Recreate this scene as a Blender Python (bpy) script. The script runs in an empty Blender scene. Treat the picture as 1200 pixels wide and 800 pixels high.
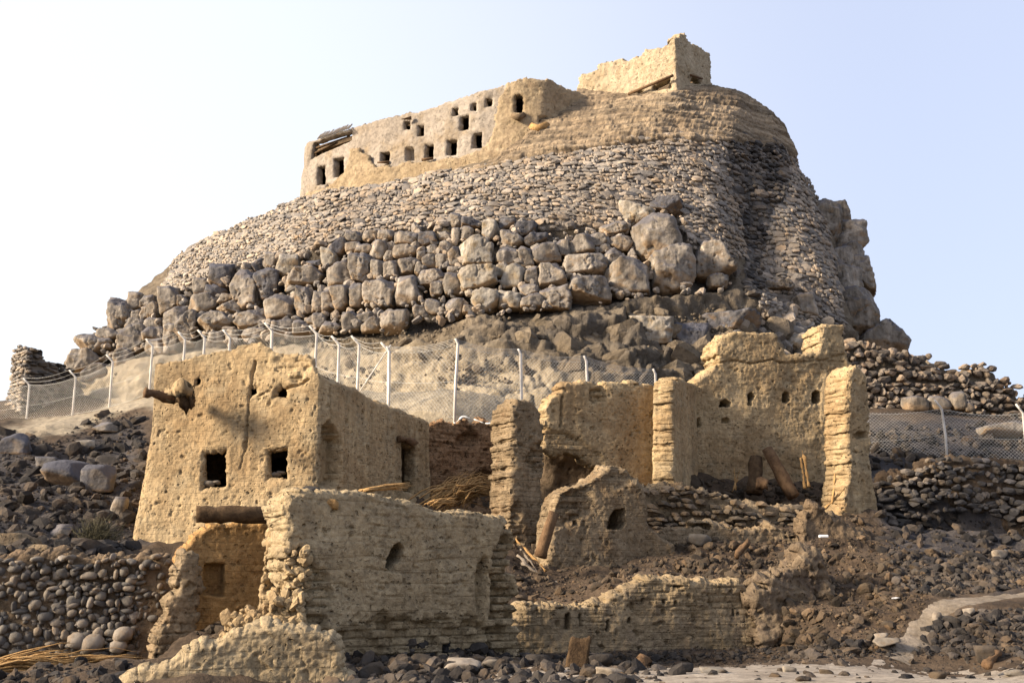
import bpy, bmesh, math, random
import numpy as np
from mathutils import Vector, Matrix
from mathutils.bvhtree import BVHTree

rng = np.random.default_rng(11)
random.seed(5)
R = math.radians
scene = bpy.context.scene
COL = scene.collection

# ------------------------------------------------------------------ camera
F = 1300.0
PITCH = R(12.2)
CAMZ = 1.7
CT, ST = math.cos(PITCH), math.sin(PITCH)


def ray(px, py):
    xc = (np.asarray(px, float) - 600.0) / F
    yc = (400.0 - np.asarray(py, float)) / F
    return np.stack([xc + 0 * yc, CT - yc * ST + 0 * xc, ST + yc * CT + 0 * xc], -1)


def P(px, py, Y):
    d = ray(px, py)
    s = np.asarray(Y, float) / d[..., 1]
    return d * s[..., None] + np.array([0, 0, CAMZ])


def proj(V):
    d = np.asarray(V, float) - np.array([0, 0, CAMZ])
    f = d[..., 1] * CT + d[..., 2] * ST
    u = -d[..., 1] * ST + d[..., 2] * CT
    f = np.where(np.abs(f) < 1e-6, 1e-6, f)
    return 600 + F * d[..., 0] / f, 400 - F * u / f


# ------------------------------------------------------------------ noise
_perm = np.random.default_rng(3).permutation(256)
_perm = np.concatenate([_perm, _perm, _perm])
_g = np.random.default_rng(4).normal(size=(256, 3))
_g /= np.linalg.norm(_g, axis=1)[:, None]


def perlin(p):
    p = np.asarray(p, float)
    i = np.floor(p).astype(np.int64)
    f = p - i
    i &= 255
    w = f * f * f * (f * (f * 6 - 15) + 10)
    out = 0
    for dx in (0, 1):
        for dy in (0, 1):
            for dz in (0, 1):
                h = _perm[_perm[_perm[(i[..., 0] + dx) & 255] + ((i[..., 1] + dy) & 255)] + ((i[..., 2] + dz) & 255)]
                g = _g[h]
                dot = g[..., 0] * (f[..., 0] - dx) + g[..., 1] * (f[..., 1] - dy) + g[..., 2] * (f[..., 2] - dz)
                wx = w[..., 0] if dx else 1 - w[..., 0]
                wy = w[..., 1] if dy else 1 - w[..., 1]
                wz = w[..., 2] if dz else 1 - w[..., 2]
                out = out + dot * wx * wy * wz
    return out * 1.6


def fbm(p, scale=1.0, octv=4, gain=0.5, seed=0.0):
    p = np.asarray(p, float) * scale + seed * 17.31
    a, s, o = 1.0, 0, 0
    for k in range(octv):
        o = o + a * perlin(p)
        s += a
        a *= gain
        p = p * 2.03 + 5.7
    return o / s * 1.3


def sst(a, b, x):
    t = np.clip((x - a) / (b - a), 0, 1)
    return t * t * (3 - 2 * t)


# ------------------------------------------------------------------ meshes
def new_mesh(name, V, faces, mats, smooth=True, uv=None, attrs=None):
    me = bpy.data.meshes.new(name)
    V = np.asarray(V, np.float32)
    me.vertices.add(len(V))
    me.vertices.foreach_set('co', V.ravel())
    fl = [np.asarray(f, np.int32) for f in faces if len(f)]
    li = np.concatenate([f.ravel() for f in fl])
    tot = np.concatenate([np.full(len(f), f.shape[1], np.int32) for f in fl])
    st = np.concatenate([[0], np.cumsum(tot)[:-1]]).astype(np.int32)
    me.loops.add(len(li))
    me.loops.foreach_set('vertex_index', li)
    me.polygons.add(len(tot))
    me.polygons.foreach_set('loop_start', st)
    me.polygons.foreach_set('loop_total', tot)
    me.polygons.foreach_set('use_smooth', np.full(len(tot), smooth, bool))
    for m in (mats if isinstance(mats, (list, tuple)) else [mats]):
        me.materials.append(m)
    if uv is not None:
        l = me.uv_layers.new(name='UVMap')
        l.data.foreach_set('uv', np.asarray(uv, np.float32)[li].ravel())
    for k, a in (attrs or {}).items():
        at = me.attributes.new(k, 'FLOAT', 'POINT')
        at.data.foreach_set('value', np.asarray(a, np.float32))
    me.update(calc_edges=True)
    me.validate()
    return me


def wloc(o):
    v = np.array(o.location)
    return v + wloc(o.parent) if o.parent else v


def obj(name, V, faces, mat, parent=None, smooth=True, uv=None, attrs=None, loc=None, label=None, cat=None, group=None, kind=None):
    V = np.asarray(V, float)
    if loc is None:
        if parent is None:
            loc = np.array([V[:, 0].mean(), V[:, 1].mean(), V[:, 2].min()])
        else:
            loc = V.mean(0)
    loc = np.asarray(loc, float)
    me = new_mesh(name, V - loc, faces, mat, smooth, uv, attrs)
    o = bpy.data.objects.new(name, me)
    COL.objects.link(o)
    if parent is not None:
        o.parent = parent
        o.location = loc - wloc(parent)
    else:
        o.location = loc
    tag(o, label, cat, group, kind)
    return o


def tag(o, label=None, cat=None, group=None, kind=None):
    if label:
        o['label'] = label
    if cat:
        o['category'] = cat
    if group:
        o['group'] = group
    if kind or (label and cat):
        o['kind'] = kind or 'thing'
    return o


def thing(name, loc, label, cat, group=None):
    o = bpy.data.objects.new(name, None)
    o.empty_display_size = 0.2
    COL.objects.link(o)
    o.location = [float(c) for c in loc]
    return tag(o, label, cat, group)


class MB:
    def __init__(s):
        s.V, s.T, s.Q, s.n, s.A = [], [], [], 0, []

    def add(s, V, tris=None, quads=None, tone=0.5):
        V = np.asarray(V, float)
        if tris is not None and len(tris):
            s.T.append(np.asarray(tris) + s.n)
        if quads is not None and len(quads):
            s.Q.append(np.asarray(quads) + s.n)
        s.V.append(V)
        s.A.append(np.broadcast_to(np.asarray(tone, float), (len(V),)))
        s.n += len(V)

    def tube(s, pts, rad, n=8, tone=0.5, cap=True, rough=0.0):
        pts = np.asarray(pts, float)
        m = len(pts)
        rad = np.broadcast_to(np.asarray(rad, float), (m,))
        t = np.gradient(pts, axis=0)
        t /= np.linalg.norm(t, axis=1)[:, None] + 1e-9
        ref = np.array([0, 0, 1.0]) if abs(t[0, 2]) < 0.9 else np.array([1.0, 0, 0])
        a = np.cross(t, ref)
        a /= np.linalg.norm(a, axis=1)[:, None] + 1e-9
        b = np.cross(a, t)
        th = np.arange(n) / n * 2 * np.pi
        V = pts[:, None] + rad[:, None, None] * (np.cos(th)[None, :, None] * a[:, None] + np.sin(th)[None, :, None] * b[:, None])
        if rough:
            V += (fbm(V * np.array([1, 1, .5]), 5.0, 4, .6)[..., None] * rough) * (V - pts[:, None]) / (rad[:, None, None] + 1e-6)
        V = V.reshape(-1, 3)
        q = []
        for i in range(m - 1):
            for j in range(n):
                q.append((i * n + j, i * n + (j + 1) % n, (i + 1) * n + (j + 1) % n, (i + 1) * n + j))
        T = []
        if cap:
            V = np.concatenate([V, pts[:1], pts[-1:]])
            for j in range(n):
                T.append((m * n, (j + 1) % n, j))
                T.append((m * n + 1, (m - 1) * n + j, (m - 1) * n + (j + 1) % n))
        s.add(V, T, q, tone)

    def arr(s):
        f = []
        if s.T:
            f.append(np.concatenate(s.T))
        if s.Q:
            f.append(np.concatenate(s.Q))
        return np.concatenate(s.V), f, {'tone': np.concatenate(s.A)}

    def build(s, name, mat, parent=None, **k):
        V, f, a = s.arr()
        return obj(name, V, f, mat, parent, attrs=a, **k)


# ------------------------------------------------------------------ rocks
def ico(sub):
    bm = bmesh.new()
    bmesh.ops.create_icosphere(bm, subdivisions=sub, radius=1)
    V = np.array([v.co[:] for v in bm.verts])
    Fc = np.array([[v.index for v in f.verts] for f in bm.faces])
    bm.free()
    return V / np.linalg.norm(V, axis=1)[:, None], Fc


ICO = {k: ico(k) for k in (1, 2, 3, 4, 5)}


def poly_radius(D, planes, p):
    """radius of a softened convex polytope (rows nx,ny,nz,dist) along directions D"""
    n = planes[:, :3]
    d = np.maximum(planes[:, 3], 0.02)
    q = np.maximum(D @ n.T, 0) / d[None]
    return (np.sum(q ** p, axis=1) + 1e-9) ** (-1 / p)


def rand_planes(r, k, lo=0.75, hi=1.05):
    n = r.normal(size=(k, 3))
    n /= np.linalg.norm(n, axis=1)[:, None]
    return np.concatenate([n, r.uniform(lo, hi, (k, 1))], 1)


BOX6 = np.array([[1, 0, 0, 1], [-1, 0, 0, 1], [0, 1, 0, 1], [0, -1, 0, 1], [0, 0, 1, 1], [0, 0, -1, 1]], float)


def templates(sub, k, boxy, p, seed, cuts=7):
    r = np.random.default_rng(seed)
    D, Fc = ICO[sub]
    out = []
    for i in range(k):
        pl = rand_planes(r, cuts, 0.72 if boxy or p < 8 else 0.48, 1.05)
        if boxy:
            b = BOX6.copy()
            b[:, :3] += r.normal(size=(6, 3)) * 0.13
            b[:, :3] /= np.linalg.norm(b[:, :3], axis=1)[:, None]
            b[:, 3] *= r.uniform(0.82, 1.0, 6)
            pl = np.concatenate([b, pl[:max(2, cuts - 4)] * np.array([1, 1, 1, 1.25])])
        else:
            pl = np.concatenate([pl, rand_planes(r, 6, 0.95, 1.1)])
            pl = np.concatenate([pl, BOX6 * np.array([1, 1, 1, 1.1])])
        rad = poly_radius(D, pl, p)
        V = D * rad[:, None]
        V *= (1 + 0.05 * fbm(V, 2.2, 3, seed=i))[:, None]
        out.append(V)
    return np.array(out), Fc


T_WALL = templates(1, 18, True, 9, 21)
T_WALL2 = templates(2, 14, True, 9, 22)
T_COB = templates(2, 16, False, 7, 23, 8)
T_ROCK = templates(2, 14, False, 16, 24, 9)
T_ROCKS = templates(1, 14, False, 14, 25, 8)


def instance(mb, tmpl, pos, axes, scale, tone):
    """pos (N,3), axes (N,3,3) rows = local x,y,z axes, scale (N,3)"""
    T, Fc = tmpl
    N = len(pos)
    if N == 0:
        return
    k = rng.integers(0, len(T), N)
    L = T[k] * np.asarray(scale)[:, None, :]
    V = np.einsum('nvi,nij->nvj', L, axes) + np.asarray(pos)[:, None, :]
    nv = T.shape[1]
    f = (Fc[None] + (np.arange(N) * nv)[:, None, None]).reshape(-1, 3)
    mb.add(V.reshape(-1, 3), f, None, np.repeat(np.asarray(tone), nv))


def rand_rot(N, tilt=None):
    if tilt is None:
        q = rng.normal(size=(N, 4))
    else:
        th = rng.uniform(0, 2 * np.pi, N)
        q = np.stack([np.cos(th / 2), rng.normal(size=N) * tilt, rng.normal(size=N) * tilt, np.sin(th / 2)], 1)
    q /= np.linalg.norm(q, axis=1)[:, None]
    w, x, y, z = q.T
    return np.stack([np.stack([1 - 2 * (y * y + z * z), 2 * (x * y + w * z), 2 * (x * z - w * y)], 1),
                     np.stack([2 * (x * y - w * z), 1 - 2 * (x * x + z * z), 2 * (y * z + w * x)], 1),
                     np.stack([2 * (x * z + w * y), 2 * (y * z - w * x), 1 - 2 * (x * x + y * y)], 1)], 1)


def frame(n, twist=0.0):
    """axes with x along the wall, y out of it, z up it"""
    n = n / (np.linalg.norm(n, axis=1)[:, None] + 1e-9)
    up = np.array([0, 0, 1.0])
    x = np.cross(n, up) * -1.0
    x = np.cross(up[None], n)
    x /= np.linalg.norm(x, axis=1)[:, None] + 1e-9
    z = np.cross(x, n)
    z /= np.linalg.norm(z, axis=1)[:, None]
    z = np.where(z[:, 2:3] < 0, -z, z)
    if twist:
        a = rng.normal(size=len(n)) * twist
        c, s = np.cos(a)[:, None], np.sin(a)[:, None]
        x, z = c * x + s * z, -s * x + c * z
        b = rng.normal(size=len(n)) * twist
        c, s = np.cos(b)[:, None], np.sin(b)[:, None]
        x, n = c * x + s * n, -s * x + c * n
    return np.stack([x, n, z], 1)


# ------------------------------------------------------------------ 2D polygons
def inside(poly, x, y):
    poly = np.asarray(poly, float)
    x = np.asarray(x, float)
    y = np.asarray(y, float)
    r = np.zeros(np.broadcast(x, y).shape, bool)
    j = len(poly) - 1
    for i in range(len(poly)):
        xi, yi = poly[i]
        xj, yj = poly[j]
        if yi != yj:
            r ^= ((yi > y) != (yj > y)) & (x < (xj - xi) * (y - yi) / (yj - yi) + xi)
        j = i
    return r


def sdf(poly, x, y):
    poly = np.asarray(poly, float)
    d = np.full(x.shape, 1e9)
    j = len(poly) - 1
    for i in range(len(poly)):
        a, b = poly[j], poly[i]
        e = b - a
        L = e @ e
        if L > 1e-12:
            t = np.clip(((x - a[0]) * e[0] + (y - a[1]) * e[1]) / L, 0, 1)
            d = np.minimum(d, np.hypot(x - a[0] - t * e[0], y - a[1] - t * e[1]))
        j = i
    return np.where(inside(poly, x, y), -d, d)


# ------------------------------------------------------------------ materials
def nodes(name):
    m = bpy.data.materials.new(name)
    m.use_nodes = True
    nt = m.node_tree
    b = nt.nodes['Principled BSDF']
    b.inputs['Roughness'].default_value = 0.93
    b.inputs['Specular IOR Level'].default_value = 0.15
    return m, nt, b


def N(nt, t, **k):
    n = nt.nodes.new(t)
    for a, v in k.items():
        if a.startswith('i_'):
            n.inputs[a[2:].replace('_', ' ')].default_value = v
        else:
            setattr(n, a, v)
    return n


def ramp(nt, src, stops):
    r = nt.nodes.new('ShaderNodeValToRGB')
    e = r.color_ramp.elements
    while len(e) < len(stops):
        e.new(0.5)
    for i, (p, c) in enumerate(stops):
        e[i].position = p
        e[i].color = (c[0], c[1], c[2], 1) if hasattr(c, '__len__') else (c, c, c, 1)
    nt.links.new(src, r.inputs[0])
    return r.outputs[0]


def mixc(nt, fac, a, b, mode='MIX'):
    m = nt.nodes.new('ShaderNodeMix')
    m.data_type = 'RGBA'
    m.blend_type = mode
    for sock, v in ((m.inputs[0], fac), (m.inputs[6], a), (m.inputs[7], b)):
        if hasattr(v, 'is_output'):
            nt.links.new(v, sock)
        else:
            sock.default_value = v if not hasattr(v, '__len__') else (v[0], v[1], v[2], 1)
    return m.outputs[2]


def math_(nt, op, a, b=None, clamp=False):
    m = nt.nodes.new('ShaderNodeMath')
    m.operation = op
    m.use_clamp = clamp
    for i, v in enumerate((a, b)):
        if v is None:
            continue
        if hasattr(v, 'is_output'):
            nt.links.new(v, m.inputs[i])
        else:
            m.inputs[i].default_value = v
    return m.outputs[0]


def noise(nt, vec, scale, detail=6, rough=0.6, dist=0.0):
    n = N(nt, 'ShaderNodeTexNoise')
    n.inputs['Scale'].default_value = scale
    n.inputs['Detail'].default_value = detail
    n.inputs['Roughness'].default_value = rough
    n.inputs['Distortion'].default_value = dist
    nt.links.new(vec, n.inputs['Vector'])
    return n.outputs['Fac']


def earth(name, c1, c2, c3=None, big=0.5, fine=7.0, bump=0.06, pits=0.0, tone=0.0, streak=0.0, bricks=None, rim=None, top=None, contrast=0.5, rough=0.93, zones=(), speck=None, bands=0.0):
    """weathered mineral surface: two noise scales of colour, pits, optional per-stone tone attribute"""
    m, nt, b = nodes(name)
    b.inputs['Roughness'].default_value = rough
    tc = N(nt, 'ShaderNodeTexCoord')
    v = tc.outputs['Object']
    geo = N(nt, 'ShaderNodeNewGeometry')
    w = geo.outputs['Position']
    c = ramp(nt, noise(nt, w, big, 7, 0.62, 0.4), [(0.36, c1), (0.64, c2)])
    if c3 is not None:
        f = ramp(nt, noise(nt, w, big * 2.7, 5, 0.65), [(0.5, 0.0), (0.68, 1.0)])
        c = mixc(nt, f, c, c3)
    for an, z1, z2 in zones:
        za = N(nt, 'ShaderNodeAttribute', attribute_name=an)
        c = mixc(nt, za.outputs['Fac'], c, ramp(nt, noise(nt, w, big * 2.2, 7, 0.65), [(0.36, z1), (0.64, z2)]))
    fn = noise(nt, w, fine, 6, 0.7)
    g = ramp(nt, fn, [(0.3, 1 - contrast), (0.7, 1 + 0.0)])
    c = mixc(nt, 1.0, c, g, 'MULTIPLY')
    hsum = math_(nt, 'MULTIPLY', fn, 1.0)
    if bands:
        mpb = N(nt, 'ShaderNodeMapping')
        mpb.inputs['Scale'].default_value = (.12, .12, 1.7)
        nt.links.new(w, mpb.inputs['Vector'])
        c = mixc(nt, 1.0, c, ramp(nt, noise(nt, mpb.outputs[0], 1.2, 6, .65), [(0.38, 1 - bands), (0.6, 1.08)]), 'MULTIPLY')
    if speck:
        sn = ramp(nt, noise(nt, w, speck[0], 4, 0.75), [(0.30, 1 - speck[1]), (0.46, 1.0), (0.62, 1.0), (0.75, 1.12)])
        c = mixc(nt, 1.0, c, sn, 'MULTIPLY')
    if streak:
        mp = N(nt, 'ShaderNodeMapping')
        mp.inputs['Scale'].default_value = (2.2, 2.2, 0.16)
        nt.links.new(w, mp.inputs['Vector'])
        s = ramp(nt, noise(nt, mp.outputs[0], 1.3, 5, 0.6), [(0.42, 1 - streak), (0.6, 1.0)])
        c = mixc(nt, 1.0, c, s, 'MULTIPLY')
    if tone:
        at = N(nt, 'ShaderNodeAttribute', attribute_name='tone')
        s = ramp(nt, at.outputs['Fac'], [(0.0, 1 - tone), (1.0, 1.0)])
        c = mixc(nt, 1.0, c, s, 'MULTIPLY')
        hue = ramp(nt, at.outputs['Fac'], [(0.15, (0.93, 0.97, 1.06)), (0.5, (1, 1, 1)), (0.8, (1.07, 0.98, 0.88)), (1.0, (1, 1, 1.02))])
        c = mixc(nt, 1.0, c, hue, 'MULTIPLY')
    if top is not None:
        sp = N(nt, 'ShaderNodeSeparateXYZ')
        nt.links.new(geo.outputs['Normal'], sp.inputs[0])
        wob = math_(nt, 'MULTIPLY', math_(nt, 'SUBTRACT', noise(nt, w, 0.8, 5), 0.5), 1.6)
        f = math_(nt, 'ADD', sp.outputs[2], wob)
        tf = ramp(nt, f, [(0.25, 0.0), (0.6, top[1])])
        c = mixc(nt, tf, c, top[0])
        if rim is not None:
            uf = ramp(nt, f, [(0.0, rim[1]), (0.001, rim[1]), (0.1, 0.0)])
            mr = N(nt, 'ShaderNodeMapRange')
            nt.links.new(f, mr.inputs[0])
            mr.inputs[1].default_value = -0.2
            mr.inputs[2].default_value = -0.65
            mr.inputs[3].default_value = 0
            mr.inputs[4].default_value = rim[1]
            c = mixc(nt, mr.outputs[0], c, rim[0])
    hh = hsum
    if pits:
        vo = N(nt, 'ShaderNodeTexVoronoi')
        vo.inputs['Scale'].default_value = 8.0
        vo.inputs['Randomness'].default_value = 1
        dv = N(nt, 'ShaderNodeMix', data_type='VECTOR')
        nn = N(nt, 'ShaderNodeTexNoise')
        nn.inputs['Scale'].default_value = 3.0
        nt.links.new(w, nn.inputs['Vector'])
        dv.inputs[0].default_value = 0.2
        nt.links.new(w, dv.inputs[4])
        nt.links.new(nn.outputs['Color'], dv.inputs[5])
        nt.links.new(dv.outputs[1], vo.inputs['Vector'])
        pm = ramp(nt, vo.outputs['Distance'], [(0.05, 0.0), (0.24, 1.0)])
        gate = ramp(nt, noise(nt, w, 1.3, 5), [(0.46, 1.0), (0.56, 0.0)])
        pm2 = math_(nt, 'MAXIMUM', pm, gate)
        hh = math_(nt, 'ADD', hh, math_(nt, 'MULTIPLY', pm2, pits))
    if bricks:
        bt = N(nt, 'ShaderNodeTexBrick')
        bt.inputs['Scale'].default_value = 1.0
        bt.inputs['Brick Width'].default_value = bricks[0]
        bt.inputs['Row Height'].default_value = bricks[1]
        bt.inputs['Mortar Size'].default_value = 0.018
        bt.inputs['Mortar Smooth'].default_value = 0.6
        uvn = N(nt, 'ShaderNodeUVMap')
        dv = N(nt, 'ShaderNodeMix', data_type='VECTOR')
        nn = N(nt, 'ShaderNodeTexNoise')
        nn.inputs['Scale'].default_value = 1.6
        nt.links.new(w, nn.inputs['Vector'])
        dv.inputs[0].default_value = 0.08
        nt.links.new(uvn.outputs[0], dv.inputs[4])
        nt.links.new(nn.outputs['Color'], dv.inputs[5])
        nt.links.new(dv.outputs[1], bt.inputs['Vector'])
        inv = math_(nt, 'SUBTRACT', 1.0, bt.outputs['Fac'])
        gate = ramp(nt, noise(nt, w, 0.9, 4), [(0.4, 0.0), (0.55, 1.0)])
        hh = math_(nt, 'ADD', hh, math_(nt, 'MULTIPLY', math_(nt, 'MULTIPLY', inv, gate), bricks[2]))
    bp = N(nt, 'ShaderNodeBump')
    bp.inputs['Strength'].default_value = 1.0
    bp.inputs['Distance'].default_value = bump
    nt.links.new(hh, bp.inputs['Height'])
    nt.links.new(bp.outputs[0], b.inputs['Normal'])
    nt.links.new(c, b.inputs['Base Color'])
    return m


def wood(name, c1, c2):
    m, nt, b = nodes(name)
    tc = N(nt, 'ShaderNodeNewGeometry')
    c = ramp(nt, noise(nt, tc.outputs['Position'], 5, 7, 0.7, 0.5), [(0.3, c1), (0.7, c2)])
    nt.links.new(c, b.inputs['Base Color'])
    bp = N(nt, 'ShaderNodeBump')
    bp.inputs['Distance'].default_value = 0.04
    nt.links.new(noise(nt, tc.outputs['Position'], 14, 5, 0.7), bp.inputs['Height'])
    nt.links.new(bp.outputs[0], b.inputs['Normal'])
    return m


M = {}
M['mud'] = earth('mud_plaster', (.41, .275, .14), (.58, .425, .235), (.48, .365, .215), big=0.45, fine=5, bump=.08, pits=1.5, streak=.22, contrast=.4, bricks=(.42, .16, .12), speck=(8, .5))
M['mud_grey'] = earth('grey_mud_brick', (.45, .33, .185), (.60, .465, .28), (.40, .305, .185), big=0.6, fine=6, bump=.10, pits=1.5, streak=.12, contrast=.5, bricks=(.45, .26, .15), speck=(9, .5))
M['mud_ochre_bounce'] = earth('ochre_bounce_mud', (.52, .29, .105), (.66, .40, .165), (.46, .26, .11), big=0.6, fine=6, bump=.08, pits=1.0, streak=.25, contrast=.45, bricks=(.42, .15, .2), speck=(8, .45))  # ochre mud, more saturated to hold the room's bounced warm light
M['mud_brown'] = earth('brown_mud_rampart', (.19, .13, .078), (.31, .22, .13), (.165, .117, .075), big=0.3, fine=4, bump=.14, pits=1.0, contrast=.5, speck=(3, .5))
M['mud_tan'] = earth('tan_mud_brick', (.30, .215, .125), (.43, .32, .195), (.30, .20, .11), big=0.6, fine=6, bump=.10, pits=1.4, streak=.25, contrast=.45, bricks=(.42, .15, .3), speck=(8, .55))
M['mud_red'] = earth('reddish_mud', (.32, .175, .085), (.45, .28, .15), (.25, .13, .06), big=0.8, fine=6, bump=.14, pits=1.2, contrast=.5, bricks=(.42, .15, .3), speck=(6, .5))
M['plaster'] = earth('pale_fort_plaster', (.35, .29, .225), (.44, .375, .30), (.36, .275, .18), big=0.22, fine=4, bump=.07, pits=1.0, streak=.12, contrast=.35, speck=(4, .3))
M['stone'] = earth('grey_field_stone', (.36, .30, .235), (.50, .43, .345), (.38, .285, .19), big=.3, fine=5, bump=.05, tone=.5, contrast=.35)
M['stone_pale'] = earth('pale_sunlit_field_stone', (.46, .39, .31), (.58, .50, .40), (.46, .375, .27), big=1.2, fine=5, bump=.05, tone=.55, contrast=.35)  # pale stone; also carries painted sunlight on the far-left ruin
M['stone_dark'] = earth('dark_shaded_field_stone', (.17, .15, .13), (.27, .235, .20), (.21, .165, .115), big=1.2, fine=5, bump=.05, tone=.7, contrast=.4)  # dark stone; also carries painted shade in the gully and far-left ruin
M['cobble'] = earth('river_cobble', (.22, .19, .155), (.34, .295, .235), (.23, .175, .12), big=2.0, fine=8, bump=.02, tone=.65, contrast=.3)
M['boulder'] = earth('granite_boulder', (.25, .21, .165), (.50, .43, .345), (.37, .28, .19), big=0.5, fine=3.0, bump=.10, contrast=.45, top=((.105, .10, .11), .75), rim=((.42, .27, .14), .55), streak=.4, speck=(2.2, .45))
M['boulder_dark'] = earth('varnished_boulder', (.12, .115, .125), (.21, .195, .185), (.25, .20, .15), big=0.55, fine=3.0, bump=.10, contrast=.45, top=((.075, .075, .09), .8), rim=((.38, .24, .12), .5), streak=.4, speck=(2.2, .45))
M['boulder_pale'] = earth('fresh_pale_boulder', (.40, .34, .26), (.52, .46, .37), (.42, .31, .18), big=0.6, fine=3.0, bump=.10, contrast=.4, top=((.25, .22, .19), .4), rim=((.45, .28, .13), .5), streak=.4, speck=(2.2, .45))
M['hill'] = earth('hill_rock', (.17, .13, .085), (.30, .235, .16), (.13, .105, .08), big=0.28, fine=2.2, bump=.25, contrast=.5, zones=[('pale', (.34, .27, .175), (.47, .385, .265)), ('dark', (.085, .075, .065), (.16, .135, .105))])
M['dirt'] = earth('rubble_dirt', (.072, .048, .03), (.15, .105, .067), (.056, .04, .027), big=0.35, fine=4, bump=.12, contrast=.5, zones=[('pale', (.34, .275, .185), (.47, .39, .275)), ('dark', (.05, .045, .045), (.115, .095, .08))])
M['path'] = earth('trodden_path', (.22, .175, .125), (.32, .26, .195), (.17, .13, .09), big=0.9, fine=6, bump=.05, contrast=.45, speck=(9, .4))
M['rampart'] = earth('layered_rampart', (.31, .225, .14), (.43, .325, .21), (.35, .255, .16), big=0.35, fine=4, bump=.12, pits=1.0, contrast=.4, speck=(2.5, .4), bands=.5)
M['sand'] = earth('dusty_track', (.32, .265, .205), (.45, .38, .30), (.22, .175, .13), big=0.7, fine=6, bump=.05, contrast=.45, speck=(8, .45))
M['rubble'] = earth('broken_rubble', (.095, .07, .045), (.20, .148, .098), (.14, .09, .05), big=1.0, fine=6, bump=.04, tone=.75, contrast=.4)
M['rubble_dark'] = earth('dark_rubble', (.058, .05, .044), (.122, .103, .085), (.155, .112, .072), big=0.5, fine=5, bump=.05, tone=.7, contrast=.4)
M['wood'] = wood('weathered_timber', (.075, .042, .022), (.19, .115, .06))
M['wood_dark'] = wood('old_palm_log', (.04, .024, .013), (.13, .08, .04))
M['straw'] = wood('dry_palm', (.26, .14, .05), (.50, .31, .13))
M['twig'] = wood('grey_twigs', (.14, .11, .085), (.30, .25, .19))


def plain(name, c, rough=.6, metal=0.0):
    m, nt, b = nodes(name)
    g = N(nt, 'ShaderNodeNewGeometry')
    cc = ramp(nt, noise(nt, g.outputs['Position'], 3, 6, .7), [(.35, [x * .72 for x in c]), (.6, c)])
    nt.links.new(cc, b.inputs['Base Color'])
    b.inputs['Roughness'].default_value = rough
    b.inputs['Metallic'].default_value = metal
    return m


M['post'] = plain('weathered_white_post', (.66, .61, .54), .6)
M['wire'] = plain('galvanised_wire', (.62, .60, .55), .45, .3)
M['white'] = plain('white_scrap', (.75, .75, .75), .5)
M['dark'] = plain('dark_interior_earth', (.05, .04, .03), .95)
# ------------------------------------------------------------------ hill core
HROWS = [
    [(40, 540, 62), (130, 525, 57.5), (250, 525, 54.5), (400, 525, 51), (560, 525, 48), (700, 525, 48), (850, 525, 50), (1000, 525, 53), (1075, 525, 57)],
    [(74, 446, 64), (130, 427, 62), (220, 410, 59.5), (320, 394, 57), (400, 390, 55.5), (480, 386, 54.5), (560, 368, 54), (640, 362, 54), (720, 354, 54.5), (800, 352, 55), (860, 356, 55.6), (890, 368, 56.2), (930, 380, 56.5), (985, 392, 58.5), (1020, 400, 62)],
    [(92, 408, 67), (132, 366, 66.5), (190, 347, 65), (240, 322, 63), (330, 300, 61), (400, 278, 59.5), (480, 270, 58.3), (560, 258, 57.6), (640, 262, 57.5), (720, 262, 57.6), (800, 243, 58.4), (850, 280, 58.2), (872, 285, 60.4), (888, 285, 61.4), (905, 285, 60.6), (935, 285, 60.3), (962, 272, 62), (978, 282, 65.5)],
    [(168, 352, 72), (192, 338, 71), (215, 292, 70.5), (300, 256, 69), (345, 237, 68), (450, 219, 65), (560, 200, 62.5), (640, 180, 61.5), (720, 167, 61), (800, 162, 61.3), (848, 162, 62), (875, 163, 64.6), (905, 167, 66), (926, 181, 69)],
    [(338, 242, 75), (353, 232, 73.6), (450, 214, 69.2), (560, 193, 66.2), (604, 178, 65.4), (636, 162, 65.2), (656, 128, 66.4), (680, 104, 69.0), (740, 111, 67.0), (793, 104, 65.4), (832, 100, 67.6), (870, 108, 68.6), (900, 128, 70), (921, 160, 72)],
]
NC = 480


def resample_row(row):
    row = np.array(row, float)
    t = (row[:, 0] - row[0, 0]) / (row[-1, 0] - row[0, 0])
    u = np.linspace(0, 1, NC)
    px = np.interp(u, t, row[:, 0])
    k = 5
    ker = np.ones(2 * k + 1) / (2 * k + 1)

    def sm(a):
        return np.convolve(np.pad(a, k, mode='reflect', reflect_type='odd'), ker, 'valid')
    return P(px, sm(np.interp(u, t, row[:, 1])), sm(np.interp(u, t, row[:, 2])))


hrows = [resample_row(r) for r in HROWS]
BACK = 60
full = []
for i, r in enumerate(hrows):
    a, b = r[-1], r[0]
    depth = [34, 28, 22, 17, 15][i]
    th = np.linspace(0, np.pi, BACK + 2)[1:-1]
    c = (a + b) / 2
    h = (a - b) / 2
    back = c[None] + np.cos(th)[:, None] * h[None]
    back[:, 1] += np.sin(th) * depth
    full.append(np.concatenate([r, back]))
NR = [60, 36, 30, 22]
G = []
for i in range(4):
    for k in range(NR[i]):
        f = k / NR[i]
        G.append(full[i] * (1 - f) + full[i + 1] * f)
G.append(full[4])
c4 = full[4].mean(0)
c4[1] += 2
for f in (0.12, 0.3, 0.55, 0.8, 0.97):
    q = full[4] * (1 - f) + c4 * f
    q[:, 2] += 0.25 * f
    G.append(q)
G = np.array(G)                      # rows, columns, 3
gr = np.gradient(G, axis=0)
gc = (np.roll(G, -1, 1) - np.roll(G, 1, 1)) / 2
HN = np.cross(gc, gr)
HN /= np.linalg.norm(HN, axis=2)[..., None] + 1e-9
HN[-5:] = (0, 0, 1)
G0 = G.copy()
_lim = np.ones(len(G))
_lim[sum(NR):] = 0.25
rowi = np.arange(len(G))
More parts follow.
